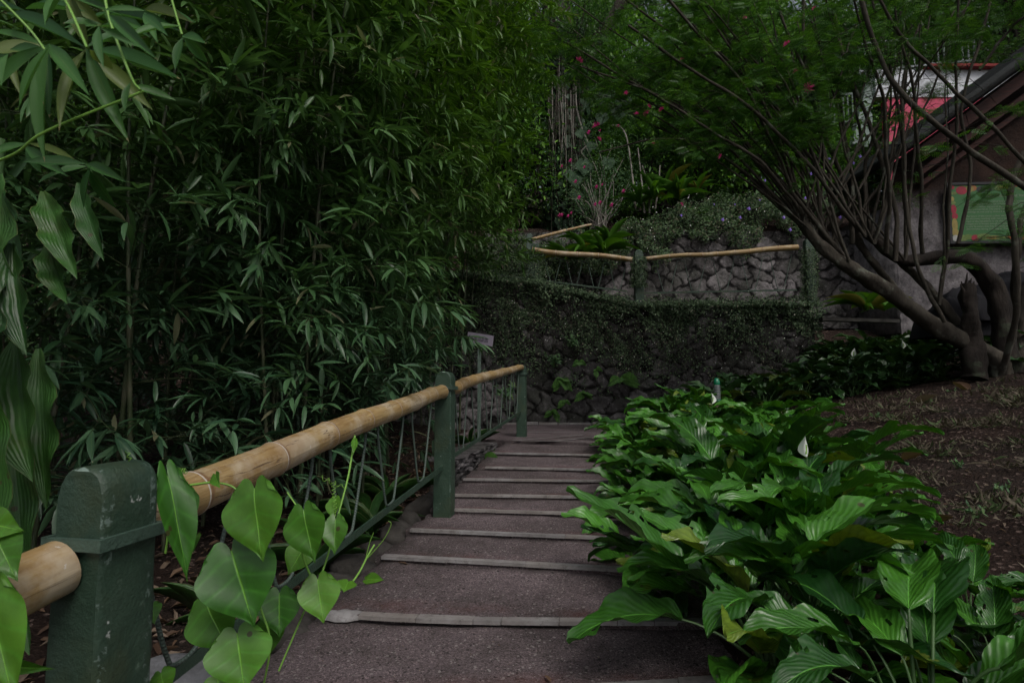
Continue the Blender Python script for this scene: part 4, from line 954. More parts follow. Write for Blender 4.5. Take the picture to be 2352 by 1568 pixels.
def herb(u, v, Y, n, L, label, name='herb', mat='shrub', cat='small plant', ground_=False):
    p = pt(u, v, Y)
    if ground_: p[2] = gz(p[0], p[1])
    r = thing(name, label, cat, p); g = G(); LP = []; LD = []; LS = []
    gs = G()
    for k in range(n):
        th = rr(0, 6.283); d = np.array((math.cos(th) * .6, math.sin(th) * .6 - .2, 1)); l = L * rr(.4, 1); gs.tube([p, p + d * l * .5, p + d * l], .0014, 3, 0, None, False)
        for i in range(6): LP.append(p + d * l * rr(.4, 1)); LD.append(rdir(1)[0] + np.array((0, 0, .2))); LS.append(L * rr(.25, .45))
    g.inst(T_OVAL, LP, LD, [(0, -.4, 1)] * len(LP), np.array(LS), rnd2(len(LP)), W=np.array(LS) * .8); g.build('foliage', MT[mat], r); gs.build('stem', MT['stem_green'], r)
for a in ((1315, 800, WY - .1, 9, .22, 'dark leafy sprig on the retaining wall above the ferns'), (1270, 845, WY - .1, 9, .26, 'leafy weed hanging from the middle of the retaining wall'), (1160, 925, 8.3, 8, .3, 'leafy weed on the short pale wall behind the railing')): herb(*a)
for (u, v, Y) in ((1967, 1000, 4.9), (2135, 1260, 2.95), (2060, 1120, 3.7), (2200, 1110, 3.8), (2300, 1190, 3.3), (2210, 1390, 2.6), (2090, 1170, 3.4), (2250, 1250, 3.0), (1790, 935, 6.6), (2010, 940, 5.6), (2180, 900, 6.4), (1880, 985, 5.2)):
    herb(u, v, Y, 5, .085, 'small green weed seedling on the bare soil right of the lilies', 'weed_seedling', 'shrub', 'weed', True)
    col.objects[-1]
for o in list(col.objects):
    if o.name.startswith('weed_seedling'): o['group'] = 'weed seedlings on the bare soil'

# strap-leaved plants
def strap_plant(p, n, L, label, group, mat='strap', face=None):
    r = thing('strap_leaf_plant', label, 'plant', p, group)
    for k in range(n):
        g = G(); th = rr(0, 6.283) if face is None else rr(*face); up = rr(.6, 1.6); d = np.array((math.cos(th), math.sin(th), up)); l = L * rr(.6, 1.1)
        T = tmpl(np.linspace(0, 1, 9), [.5, .62, .8, .95, 1, .9, .7, .4, .02], rr(.1, .8), .2); g.inst(T, [p], [d], [(-math.cos(th) * .8, -math.sin(th) * .8, 1)], l, [(random.random(), random.random())], W=l * .13); g.build('leaf', MT[mat], r)
for (u, v, Y, L) in ((1300, 600, 10.7, .62), (1345, 590, 10.7, .68), (1385, 585, 10.6, .8), (1400, 560, 10.8, .7), (1330, 560, 11, .5)): strap_plant(pt(u, v, Y), 11, L, 'bright strap leaved plant behind the left span of the upper railing', 'strap leaved plants by the upper railing')
for (u, v, Y, L) in ((1500, 455, 11.6, .7), (1560, 460, 11.6, .85), (1530, 440, 12, .8), (1600, 445, 11.9, .6), (1860, 330, 13, .8), (1865, 400, 12.5, .5), (1470, 470, 11.8, .6)): strap_plant(pt(u, v, Y), 11, L, 'bright green strap leaved plant growing on top of the upper wall', 'strap leaved plants above the upper wall')
# planter ledge with drooping leaves
pl = thing('planter', 'low grey concrete planter ledge at the foot of the pale stone wall', 'planter', pt(1960, 745, 9.6)); g = G(); a, b = pt(1885, 733, 9.7), pt(2060, 738, 9.5)
g.box((a + b) / 2, (b - a) / 2, (0, .07, 0), (0, 0, .028));  g.build('ledge', MT['rod'] if False else flat('ledge_concrete', (.035, .033, .03), .95, .6, 6, 1.0), pl, False)
strap_plant(pt(1988, 715, 9.75), 10, .75, 'arching strap leaved plant in the concrete planter by the stone wall', None, 'strap'); strap_plant(pt(2030, 715, 9.8), 7, .6, 'smaller strap leaved plant right of the arching one in the planter', None, 'strap')
# grass-like plants left behind the rail
for (t, s, L) in ((-.9, -.45, .5), (-.25, -.42, .55), (2.6, -.5, .45), (.3, -.55, .5), (-1.5, -.6, .4)): p = st2w(t, s); p[2] = gz(p[0], p[1]); strap_plant(p, 8, L, 'dark strap leaved plant on the soil bank behind the stair railing', 'strap leaved plants behind the stair railing', 'broad')

# ------------------------------------------------------------------ soil cover: dry grass, litter, stones
def on_ground(n, fn):
    out = []
    while len(out) < n:
        x, y = fn(); t, s = w2st(x, y)
        out.append((x, y, gz(x, y)))
    return np.array(out)
def right_soil():
    y = rr(1.6, 8.2); t = rr(-2.5, 4); s = 2.7 + abs(random.gauss(0, 2.2)); p = st2w(t * 1.0, s); return p[0], p[1]
g = G(); tuf = on_ground(1000, right_soil)
for p in tuf:
    k = clumpy(np.array(p[0] * 1.7), np.array(p[1] * 1.7))
    if k < .5: continue
    n = random.randint(12, 75); th = rng.uniform(0, 6.283, n); d = np.stack([np.cos(th), np.sin(th), rng.uniform(.1, 1.1, n)], 1); P = p + rng.normal(size=(n, 3)) * (rr(.03, .16), rr(.03, .12), 0)
    P[:, 2] = p[2]; ln = rng.uniform(.02, .05 + .09 * random.random(), n); g.inst((np.array([(-.5, 0, 0), (.5, 0, 0), (.3, .6, -.05), (0, 1, -.35)]), np.array([(0, 1, 2, 3)]), np.zeros((4, 2))), P, d, rng.normal(size=(n, 3)), ln, rnd2(n), W=.0012)
tag(g.build('dry_grass', MT['dry_grass']), 'wiry dry grass tufts scattered over the bare brown soil on the right', 'grass', kind='stuff')
def litter(n, fn, a, b): 
    g = G(); P = on_ground(n, fn); P[:, 2] += .008; D = rng.normal(size=(n, 3)); D[:, 2] *= .2; S = rng.uniform(a, b, n); g.inst(tmpl([0, .3, .7, 1], [.02, .3, .25, .02], .25, .5), P, D, np.tile((0, 0, 1), (n, 1)) + rng.normal(size=(n, 3)) * .35, S, rnd2(n)); return g
tag(litter(1100, right_soil, .012, .045).build('leaf_litter', MT['dry']), 'small dry leaves and twigs scattered on the soil slope at the right', 'leaf litter', kind='stuff')
def left_soil():
    t = rr(-2.6, 5); s = -.15 - abs(random.gauss(0, .7)); p = st2w(t, s); return p[0], p[1]
tag(litter(2600, left_soil, .02, .12).build('leaf_litter', MT['dry']), 'brown dry bamboo leaves lying on the bank under the grove', 'leaf litter', kind='stuff')
for (u, v, Y, L, lab) in ((1870, 1290, 2.6, .16, 'curled reddish dry leaf by the soil side of the lilies'), (2230, 905, 6.3, .3, 'long curved dry leaf on the soil near the tree base'), (2100, 915, 6.0, .25, 'dry grey leaf lying left of the tree base on the soil'), (2070, 1040, 4.2, .2, 'rusty brown dry leaf in the middle of the bare soil'), (2150, 1230, 3.0, .14, 'thin red dry leaf stalk on the soil above the big lily leaf'), (1870, 985, 5.0, .18, 'dry brown leaf beside the back of the lily bed'), (2000, 990, 4.9, .16, 'pale dry leaf beside the weed seedling on the soil')):
    p = pt(u, v, Y); p[2] = gz(p[0], p[1]) + .015; g = G(); g.inst(tmpl(np.linspace(0, 1, 8), [.03, .2, .3, .32, .3, .24, .14, .01], -.3, .8), [p], [(rr(-1, 1), rr(-1, 1), .05)], [(0, 0, 1)], L, [(random.random(), random.random())]); tag(g.build('fallen_leaf', MT['dry']), lab, 'leaf')
for (t, s, L, lab) in ((-1.95, .50, .05, 'reddish dry leaf lying on the third nosing from the front'), (-1.1, .02, .09, 'small brown dry leaf at the left end of the step by the second post'), (-2.05, 1.12, .06, 'tan dry leaf on the wide near tread'), (-.85, .06, .05, 'orange dry leaf at the foot of the middle post'), (-2.15, -.02, .07, 'yellow brown leaf at the left edge of the near tread'), (.45, .35, .05, 'small reddish leaf on an upper tread'), (-1.8, .95, .04, 'tiny curled dark leaf on a middle tread')):
    p = st2w(t, s); i = max(k for k in range(len(ts)) if ts[k] <= t); f = (t - ts[i]) / (ts[min(i + 1, len(ts) - 1)] - ts[i] + 1e-6); p[2] = Z2 + SLOPE * t - .028 * f + .006
    g = G(); g.inst(tmpl(np.linspace(0, 1, 8), [.03, .2, .3, .32, .3, .24, .14, .01], -.2, .6), [p], [(rr(-1, 1), rr(-.5, .5), .0)], [(0, 0, 1)], L, [(.2 if 'red' in lab or 'orange' in lab else .7, .3)]); tag(g.build('fallen_leaf', MT['dry']), lab, 'leaf')
g = G()
for _ in range(420):
    t = rr(-2.7, 3.0); s = rr(-.05, 1.35) if random.random() < .6 else rr(-.1, .12); i = max(k for k in range(len(ts)) if ts[k] <= t + .4 * 0); f = (t - ts[i]) / (ts[min(i + 1, len(ts) - 1)] - ts[i] + 1e-6); p = st2w(t, s); p[2] = Z2 + SLOPE * t - .028 * f + .009
    g.inst(T_OVAL, [p], [(rr(-1, 1), rr(-1, 1), 0)], [(0, 0, 1)], rr(.006, .02), [(random.random(), random.random())], W=rr(.004, .008))
tag(g.build('path_litter', MT['dry']), 'tiny dry leaf crumbs and grit scattered over the steps', 'litter', kind='stuff')
# edging stones along the left side of the steps
def rock(c, r_, mat, label, seed, group=None):
    me = bpy.data.meshes.new('rock'); import bmesh; bm = bmesh.new(); bmesh.ops.create_icosphere(bm, subdivisions=3, radius=1); q = random.Random(seed); a = [q.uniform(0, 6) for _ in range(6)]
    for v in bm.verts:
        x, y, z = v.co; k = 1 + .14 * math.sin(3 * x + a[0]) + .12 * math.sin(4 * y + a[1] + 2 * z) + .08 * math.sin(7 * z + a[2] + 3 * x); v.co = (x * k * r_[0], y * k * r_[1], z * k * r_[2])
    bm.to_mesh(me); bm.free(); me.polygons.foreach_set('use_smooth', [True] * len(me.polygons)); me.materials.append(mat)
    o = bpy.data.objects.new('edging_stone', me); col.objects.link(o); o.location = [float(v) for v in c]; o.rotation_euler = (0, 0, q.uniform(0, 6)); return tag(o, label, 'stone', group)
MT['rock'] = flat('rock', (.05, .045, .04), .9, .5, 7, .9)
t = -2.3; k = 0
while t < .8:
    p = st2w(t, -.22 + rr(-.04, .03)); p[2] = plane(t) - .07; rock(p, (rr(.09, .14), rr(.07, .11), rr(.07, .11)), MT['rock'], 'rounded dark edging stone along the left side of the steps', k, 'edging stones left of the steps'); t += rr(.2, .33); k += 1
p = pt(405, 1530, 1.85); rock((p[0], p[1], p[2] - .05), (.14, .12, .07), flat('pale_rock', (.2, .2, .21), .9, .4, 9, .8), 'pale grey concrete lump on the ground right of the near post', 77)

# ------------------------------------------------------------------ number sign, bottle lamp
sg = thing('number_sign', 'small lilac grey direction board with room numbers on a thin green post', 'sign', pt(1101, 960, 6.6))
A, B, C_ = pt(1076, 762, 6.6), pt(1134, 771, 6.44), pt(1076, 783, 6.6); ex = unit(B - A); W_ = np.linalg.norm(B - A); ey = np.array((0, 0, 1.0)); ey = unit(ey - ex * ex.dot(ey)); H_ = .122; nn = unit(np.cross(ex, ey))
bm_ = G(); bm_.box(A + ex * W_ / 2 - ey * H_ / 2, ex * W_ / 2, ey * H_ / 2, nn * .006); bm_.build('board', flat('sign_paint', (.30, .27, .34), .6, .15, 20, .1), sg, False)
g = G(); q0 = pt(1101, 783, 6.55); g.box((q0[0], q0[1] + .03, q0[2] - .8), (.02, 0, 0), (0, .012, 0), (0, 0, .86)); g.build('pole', MT['rod'], sg, False)
def text(body, size, origin, ex, ey, mat, parent, name='lettering', align='LEFT', shear=0, ext=.0008, sx=1.0):
    c = bpy.data.curves.new(name, 'FONT'); c.body = body; c.size = size; c.align_x = align; c.extrude = ext; c.shear = shear
    o = bpy.data.objects.new(name, c); col.objects.link(o); dg = bpy.context.evaluated_depsgraph_get(); me = bpy.data.meshes.new_from_object(o.evaluated_get(dg)); bpy.data.objects.remove(o)
    ez = np.cross(ex, ey); co_ = np.zeros(len(me.vertices) * 3); me.vertices.foreach_get('co', co_); co_ = co_.reshape(-1, 3)
    V = np.asarray(origin) + co_[:, :1] * ex * sx + co_[:, 1:2] * ey + co_[:, 2:] * ez; me.vertices.foreach_set('co', V.astype(np.float32).ravel()); me.update(); me.materials.clear(); me.materials.append(mat)
    return link(name, me, parent)
ink = flat('sign_ink', (.02, .015, .04), .6, 0, 10, 0)
text('101,102,103,201,202', .069, A + ex * .045 - ey * .085 - nn * -.0 + (nn if nn[1] < 0 else -nn) * .009, ex, ey, ink, sg, sx=.42)
g = G(); o_ = A + (nn if nn[1] < 0 else -nn) * .0085
g.add([o_ + ex * .006 - ey * .061, o_ + ex * .036 - ey * .026, o_ + ex * .036 - ey * .096], [(0, 2, 1)]); g.add([o_ + ex * .037 - ey * .055, o_ + ex * .041 - ey * .055, o_ + ex * .041 - ey * .067, o_ + ex * .037 - ey * .067], [(0, 3, 2, 1)]); g.build('arrow', ink, sg, False)

bl = thing('bottle_on_stake', 'upturned clear plastic bottle with green cap on a stake beyond the lily bed', 'bottle', pt(1646, 985, 6.1)); b0 = pt(1648, 945, 6.1)
def lathe(prof, c, k=20):
    g = G(); th = np.linspace(0, 2 * np.pi, k + 1); V = np.array([[(c[0] + r_ * math.cos(a), c[1] + r_ * math.sin(a), c[2] + z) for r_, z in prof] for a in th]); g.grid(V); return g
lathe([(0, -.3), (.032, -.3), (.030, .12), (0, .12)], b0).build('stake', flat('stake_wood', (.05, .03, .024), .8), bl)
zt0 = b0 + np.array((0, 0, .12)); gm = M('clear_plastic'); gm.b.inputs['Transmission Weight'].default_value = .6; gm.b.inputs['IOR'].default_value = 1.3
lathe([(.038, .0)] + [(.036 + .004 * math.sin(z * 340), z) for z in np.linspace(.005, .15, 40)] + [(.03, .165), (.0, .17)], zt0).build('bottle', gm.base((.30, .33, .34), .15, .6), bl)
lathe([(.030, .165), (.034, .172), (.034, .20), (.028, .215), (.02, .235), (0, .24)], zt0).build('cap', flat('green_cap', (.01, .16, .08), .25, .1, 10, 0, .6), bl); lathe([(.042, -.012), (.044, 0), (.042, .01), (.037, .012)], zt0).build('ring', flat('green_ring', (.01, .08, .04), .4, .1, 10, 0), bl)
# ------------------------------------------------------------------ house and painted building
def m_plaster():
    m = M('house_plaster'); o = m.n('NewGeometry').outputs['Position']; z = m.sep(o)[2]
    c = m.ramp(m.noise(3.2, 10, o, .8), [(.36, (.035, .032, .034)), (.5, (.12, .11, .115)), (.62, (.20, .185, .19))])
    br = m.ramp(m.noise(2.0, 7, o, .7), [(.35, (.010, .006, .005)), (.65, (.032, .017, .012))])  # gable brown, with the shade under the roof put into the colour
    c = m.mix(m.n('MapRange', i0=m.math('ADD', z, m.math('MULTIPLY', m.noise(2, 3, o), .5)), i1=4.7, i2=5.3, i3=0.0, i4=1.0).outputs[0], c, br)
    m.bump(m.math('ADD', m.noise(5, 9, o, .7), m.math('MULTIPLY', m.noise(30, 5, o), .3)), .9, .05); return m.base(c, .9, .2)
house = thing('house', 'gabled stone house with a dark tiled roof edge and red brown timbers at the right', 'house', (9.5, 10.9, 2.3))
HY = 10.3
gA, gB = pt(2040, 380, HY), pt(2480, 60, HY)
g = G(); x0 = pt(2066, 700, HY)[0]; n = 60
xs2 = np.linspace(x0, 14, n); V = []
def roofz(x): return gA[2] + (x - gA[0]) * (gB[2] - gA[2]) / (gB[0] - gA[0])
lo = np.array([[(x, HY + .0, 2.0 + (min(roofz(x), 99) - .02 - 2.0) * q) for q in np.linspace(0, 1, 40)] for x in xs2]); lo[..., 1] += .02 * np.sin(lo[..., 0] * 5) * np.sin(lo[..., 2] * 6) + rng.normal(size=lo.shape[:2]) * .004
g.grid(lo); g.box((x0 + .0, HY + 1.5, 3.5), (.06, 0, 0), (0, 1.5, 0), (0, 0, 1.2)); g.build('wall', m_plaster(), house)
d = unit(gB - gA); L = np.linalg.norm(gB - gA) * 1.5; up = unit(np.cross(d, (0, -1, 0))); up = up if up[2] > 0 else -up; st = gA - d * .35
roof_m = flat('roof_edge', (.010, .012, .012), .9, .5, 6, .9)
g = G(); g.box(st + d * L / 2 + up * .10 + np.array((0, .7, 0)), d * L / 2, (0, 1.6, 0), up * .045)
for i in range(34): g.tube([st + d * (L * i / 34) + up * .15 + np.array((0, -.92, 0)), st + d * (L * i / 34) + up * .17 + np.array((0, 2.2, 0))], .07, 8)
g.tube([st + up * .17 + np.array((0, -.93, 0)), st + d * L + up * .17 + np.array((0, -.93, 0))], .085, 10); g.build('roof', roof_m, house)
timb = M('timber'); o_ = timb.obj(); cc = timb.ramp(timb.noise(4, 7, timb.n('VectorMath', {'operation': 'MULTIPLY'}, i0=o_, i1=(1, 1, 12)).outputs[0], .7), [(.3, (.010, .004, .003)), (.6, (.05, .012, .007)), (.8, (.13, .03, .012))]); timb.base(cc, .7, .3)  # red brown timber, tones darkened to carry the shade under the roof
for k, (off, hh, yy) in enumerate(((-.12, .10, -.55), (-.42, .05, -.3), (-.62, .045, -.1))):
    g = G(); g.box(st + d * (L / 2 + .5) + up * off + np.array((0, yy, 0)), d * L / 2, (0, .04, 0), up * hh); g.build('bargeboard' if k == 0 else 'beam', timb.m, house, False)
# menu board
bd = thing('menu_board', 'black framed green poster board with fruit border and white text on the house wall', 'poster board', pt(2300, 500, HY - .08))
a0, a1, b0_, = pt(2172, 421, HY - .14), pt(2420, 412, HY - .14), pt(2189, 565, HY - .14)
ex = unit(np.array((1, -.06, 0.0))); ez = np.array((0, 0, 1.0)); ez = unit(b0_ - a0) * -1; ez = unit(np.array((0, .0, 1.0)) * 1 + 0 * ez)
nB = unit(np.cross(ex, ez)); BW = 2.05; BH = (a0[2] - b0_[2]) * .97; c = a0 + ex * BW / 2 - ez * BH / 2
blk = flat('frame_black', (.008, .008, .01), .5, .2, 12, .1); fr = .045
frm = None; g = G()
for s_ in (-1, 1): g.box(c + ex * s_ * (BW / 2 - fr / 2), ex * fr / 2, nB * .03, ez * BH / 2); g.box(c + ez * s_ * (BH / 2 - fr / 2), ex * (BW / 2 - fr), nB * .029, ez * fr / 2)
g.build('frame', blk, bd, False)
pm = M('poster'); cc = pm.mix(pm.noise(.6, 3, pm.obj()), (.015, .085, .02), (.03, .13, .03)); pm.base(cc, .5, .4)
g = G(); g.box(c, ex * (BW / 2 - fr), nB * .008, ez * (BH / 2 - fr)); pan = g.build('poster', pm.m, bd, False)
FN = nB if nB[1] < 0 else -nB; pw, ph = BW / 2 - fr, BH / 2 - fr; tl = c - ex * pw + ez * ph
txt = flat('poster_text', (.2, .23, .17), .6, 0, 10, 0)
def T_(s, x, y, size, sx=1.0, ext=.0006, mat=txt, name='lettering'): return text(s, size, tl + ex * x - ez * y + FN * .0105, ex, ez, mat, bd, name, ext=ext, sx=sx)
T_('Travel Global !  Eat local !!', .60, .235, .075, 1.0, name='title')
lines = ["        Locavore' is a term coined five years back to express the proposal", 'that local residents should eat only food which is grown or raised within a', 'hundred mile radius. Locavores argue that fresh local products are more',
         'healthy and nutritious. The more distant the source of our food the less', 'knowledge of how and by whom it is produced and transported.', '', 'The future of the country plans and the economy. There is much to do',
         'but discovery working with native vegetables, spices and fruits as these', 'most of the ingredients in the dishes served here. The farmers of the', 'villages are fortunate enough to replenish this country fresh, and our',
         'guests be aware that they are doing their bit for the local farmers and', 'environment during their stay at "Tea Valley".']
yy = .33
for i, l in enumerate(lines):
    if l: T_(l, .24 + (.02 if i > 5 else 0), yy, .047, 1.0, name='text_line')
    yy += .048 if l else .03
logo = flat('logo_dark', (.015, .012, .03), .5, 0, 10, 0); T_('tea valley', 1.32, BH - .30, .135, .9, mat=logo, name='logo')
def disc(cx, cy, rx, ry, mat, lift, name='fruit', rot=0, n=22):
    g = G(); o = tl + ex * cx - ez * cy + FN * lift; V = [o]
    for k in range(n): a = 2 * math.pi * k / n; x, y = rx * math.cos(a), ry * math.sin(a); V.append(o + ex * (x * math.cos(rot) - y * math.sin(rot)) + ez * (x * math.sin(rot) + y * math.cos(rot)))
    g.add(V, [(0, 1 + (k + 1) % n, 1 + k) for k in range(n)]); return g.build(name, mat, bd, False)
cm = {k: flat('print_' + k, v, .5, .25, 25, 0) for k, v in dict(orange=(.26, .09, .02), red=(.22, .005, .02), yellow=(.22, .17, .04), green=(.08, .13, .02), purple=(.012, .01, .02), white=(.3, .3, .28), carrot=(.22, .05, .01), lime=(.1, .15, .03)).items()}
fr_ = [(.25, .07, .09, .07, 'green'), (.22, .10, .10, .08, 'red'), (.40, .06, .09, .06, 'orange'), (.37, .07, .065, .065, 'yellow'), (.56, .09, .08, .06, 'purple'), (.70, .07, .08, .06, 'purple'), (.86, .06, .08, .07, 'lime'), (.98, .05, .12, .03, 'yellow'), (1.12, .03, .14, .025, 'carrot'), (1.3, .09, .12, .02, 'green'), (1.42, .06, .12, .08, 'red'), (1.6, .05, .12, .05, 'carrot'), (1.8, .07, .1, .07, 'red'),
       (.05, .04, .06, .05, 'red'), (.07, .15, .06, .03, 'lime'), (.04, .26, .05, .05, 'yellow'), (.05, .33, .05, .035, 'lime'), (.055, .45, .075, .085, 'red'), (.07, .58, .055, .06, 'red'), (.06, .74, .05, .12, 'yellow'), (.06, .88, .06, .07, 'yellow'),
       (.06, BH - .15, .07, .06, 'white'), (.18, BH - .15, .10, .06, 'lime'), (.28, BH - .17, .08, .05, 'green'), (.40, BH - .15, .07, .07, 'red'), (.55, BH - .17, .12, .06, 'lime'), (.72, BH - .15, .13, .035, 'yellow'), (.9, BH - .15, .15, .025, 'green'), (1.15, BH - .15, .2, .045, 'carrot'), (1.5, BH - .15, .2, .04, 'carrot'), (1.75, BH - .16, .1, .05, 'lime')]
for i, (x, y, rx, ry, k) in enumerate(fr_):
    rx = min(rx, x - .002) if x - rx < 0 else rx; ry = min(ry, y - .002) if y - ry < 0 else ry; ry = min(ry, 2 * ph - y - .002); disc(x, y, abs(rx), abs(ry), cm[k], .0092 + .0003 * i, rot=0)
# painted building on the slope behind
pb = thing('painted_building', 'building behind the roof with a weathered white band over a pink lower wall', 'building', pt(2150, 340, 15)); BY = 15.0
wm = M('white_weathered'); oo = wm.n('NewGeometry').outputs['Position']; cc = wm.mix(wm.ramp(wm.noise(3, 10, oo, .8), [(.5, (0, 0, 0)), (.7, (.9, .9, .9))]), (.62, .64, .68), (.16, .16, .17)); wm.base(cc, .8, .3)
a, b = pt(2006, 228, BY), pt(2480, 228, BY); tz = pt(2020, 166, BY)[2]; ww = (b[0] - a[0]) / 2
g = G(); g.box((a[0] + ww, BY, (a[2] + tz) / 2), (ww, 0, 0), (0, .12, 0), (0, 0, (tz - a[2]) / 2)); g.build('white_band', wm.m, pb, False)
g = G(); lz = pt(2050, 420, BY)[2]; g.box((a[0] + ww + .25, BY + .03, (a[2] + lz) / 2), (ww - .05, 0, 0), (0, .12, 0), (0, 0, (a[2] - lz) / 2 - .002)); g.build('pink_wall', flat('pink_wall', (.50, .075, .13), .8, .12, 2, .1), pb, False)
g = G(); g.box((pt(2250, 150, BY)[0], BY - .1, tz + .04), (1.6, 0, 0), (0, .2, 0), (0, 0, .035)); g.build('coping', flat('coping_red', (.2, .02, .02), .8), pb, False)
g = G(); q = [pt(1958, 330, 14.8), pt(2004, 330, 14.8), pt(2004, 180, 14.8), pt(1990, 195, 14.8)]; g.add(q, [(0, 1, 2, 3)]); g.add([p + (0, .2, 0) for p in q], [(3, 2, 1, 0)]); q2 = [q[0], q[3], q[3] + (0, .2, 0), q[0] + (0, .2, 0)]; g.add(q2, [(0, 1, 2, 3)])
g.build('stair_cheek', flat('pale_green_wall', (.22, .27, .25), .8), pb, False)
fc = thing('picket_fence', 'pale metal picket fence on the terrace above the pink and white building', 'fence', pt(2100, 160, 16))
def pickets(u0, v0, u1, v1, h, n, Y, parent, mat):
    a, b = pt(u0, v0, Y), pt(u1, v1, Y); g = G(); hz = np.array((0, 0, h))
    for i in range(n): p = a + (b - a) * i / (n - 1); g.box(p + hz / 2, (.018, 0, 0), (0, .018, 0), hz / 2)
    g.build('picket', mat, parent, False); g = G()
    for z in (.12, h - .02): g.box((a + b) / 2 + (0, -.03, z), (b - a) / 2, (0, .012, 0), (0, 0, .03))
    g.build('rail', mat, parent, False)
pale = flat('pale_metal', (.3, .33, .34), .6); pickets(1975, 175, 2240, 148, 1.0, 20, 16.2, fc, pale)
f2 = thing('picket_fence', 'small grey green picket fence half hidden by foliage left of the tree stems', 'fence', pt(1660, 370, 13.6)); pickets(1800, 300, 1960, 290, .9, 16, 14.5, f2, MT['rod']); pickets(1625, 395, 1720, 380, .8, 9, 13.6, f2, MT['rod'])
lp = thing('lamp_post', 'thin pale post among the foliage between the two picket fences', 'post', pt(1612, 330, 14)); g = G(); g.tube([pt(1614, 335, 14), pt(1600, 230, 14)], .03, 8); g.build('pole', pale, lp)

# ------------------------------------------------------------------ the many-stemmed powder-puff tree at the right
tree = thing('powder_puff_tree', 'leaning tree with many long thin stems, feathery leaves and pink pompon flowers at the right', 'tree', pt(2290, 860, 7.2))
def limb(pts, r0, r1, name='limb', mat='bark', k=12, wob=.012):
    P = curve([pt(*q) for q in pts], 60); P = P + np.stack([wob * np.sin(np.arange(60) * .31 + pts[0][0]) + wob * .3 * np.sin(np.arange(60) * .83), wob * np.cos(np.arange(60) * .27), 0 * np.arange(60)], 1); g = G(); al = np.concatenate([[0], np.cumsum(np.linalg.norm(np.diff(P, axis=0), axis=1))]); r_ = np.linspace(r0, r1, 60) * (1 + .05 * np.sin(al * 17 + pts[0][1]) + .06 * np.sin(al * 6.1)); g.tube(P, r_, k, rough=.14 if k > 8 else .05); g.build(name, MT[mat], tree); return P
base = [(2330, 900, 7.1), (2300, 850, 7.1)]
L1 = limb([(2310, 905, 7.1), (2285, 830, 7.1), (2215, 785, 7.05), (2130, 735, 7.0), (2030, 665, 6.9), (1950, 612, 6.8), (1880, 560, 6.8), (1842, 510, 6.8)], .13, .058, 'trunk', 'bark', 16)
L2 = limb([(2340, 900, 7.2), (2310, 800, 7.2), (2290, 690, 7.2), (2255, 620, 7.15), (2215, 592, 7.1), (2150, 592, 7.1), (2080, 598, 7.1), (2030, 570, 7.1), (1990, 540, 7.1)], .135, .05, 'trunk', 'bark_dark', 16)
L3 = limb([(2238, 870, 6.95), (2234, 790, 7.0), (2228, 720, 7.0), (2222, 655, 7.05)], .13, .075, 'stump', 'bark_dark', 16)
g = G()
for k in range(11):
    a = pt(2222 + rr(-13, 13), 668, 7.05 + rr(-.05, .05)); b = a + np.array((rr(-.05, .05), rr(-.02, .02), rr(.03, .2) * (1 if k else 1.5))); g.tube([a - (0, 0, .15), a, b], [.03, .024, .006], 5)
g.build('splinter', MT['bark_dark'], tree)
L4 = limb([(2320, 890, 7.3), (2345, 800, 7.4), (2365, 700, 7.4), (2400, 560, 7.4), (2420, 400, 7.3)], .15, .09, 'trunk', 'bark')
L5 = limb([(2130, 740, 7.1), (2080, 690, 7.15), (2020, 620, 7.2), (1975, 560, 7.2), (1965, 510, 7.2)], .05, .04, 'limb'); L6 = limb([(2200, 745, 7.2), (2140, 670, 7.25), (2070, 600, 7.3), (2020, 550, 7.3), (1990, 500, 7.3)], .055, .045, 'limb')

stems = []
def stm(pts, r0, r1, mat='bark'): P = limb(pts, r0, r1, 'stem', mat, 7, .012); stems.append(P)
roots = [(1845, 520), (1860, 540), (1880, 560), (1900, 575), (1925, 590), (1990, 540), (1975, 530), (1965, 510), (2000, 545), (2040, 580), (2080, 598), (2120, 592), (1950, 600), (2010, 560), (2160, 700), (1850, 525), (1870, 545)]
ends = [(1480, -60), (1560, -60), (1640, -60), (1700, -60), (1760, -60), (1380, -40), (1440, 60), (1820, -60), (1880, -60), (1940, -60), (1990, -60), (2040, -60), (1300, 100), (2100, -60), (2200, -60), (1600, 120), (1520, 230)]
for i, (a, b) in enumerate(zip(roots, ends)):
    Y0 = 6.8 + .3 * (i % 3) / 2; Y1 = Y0 + rr(-1.4, .5); m_ = (a[0] * .62 + b[0] * .38 + rr(0, 30), a[1] * .5 + b[1] * .5); stm([(*a, Y0), (*m_, (Y0 + Y1) / 2), (*b, Y1)], rr(.018, .028), rr(.009, .014), 'bark')
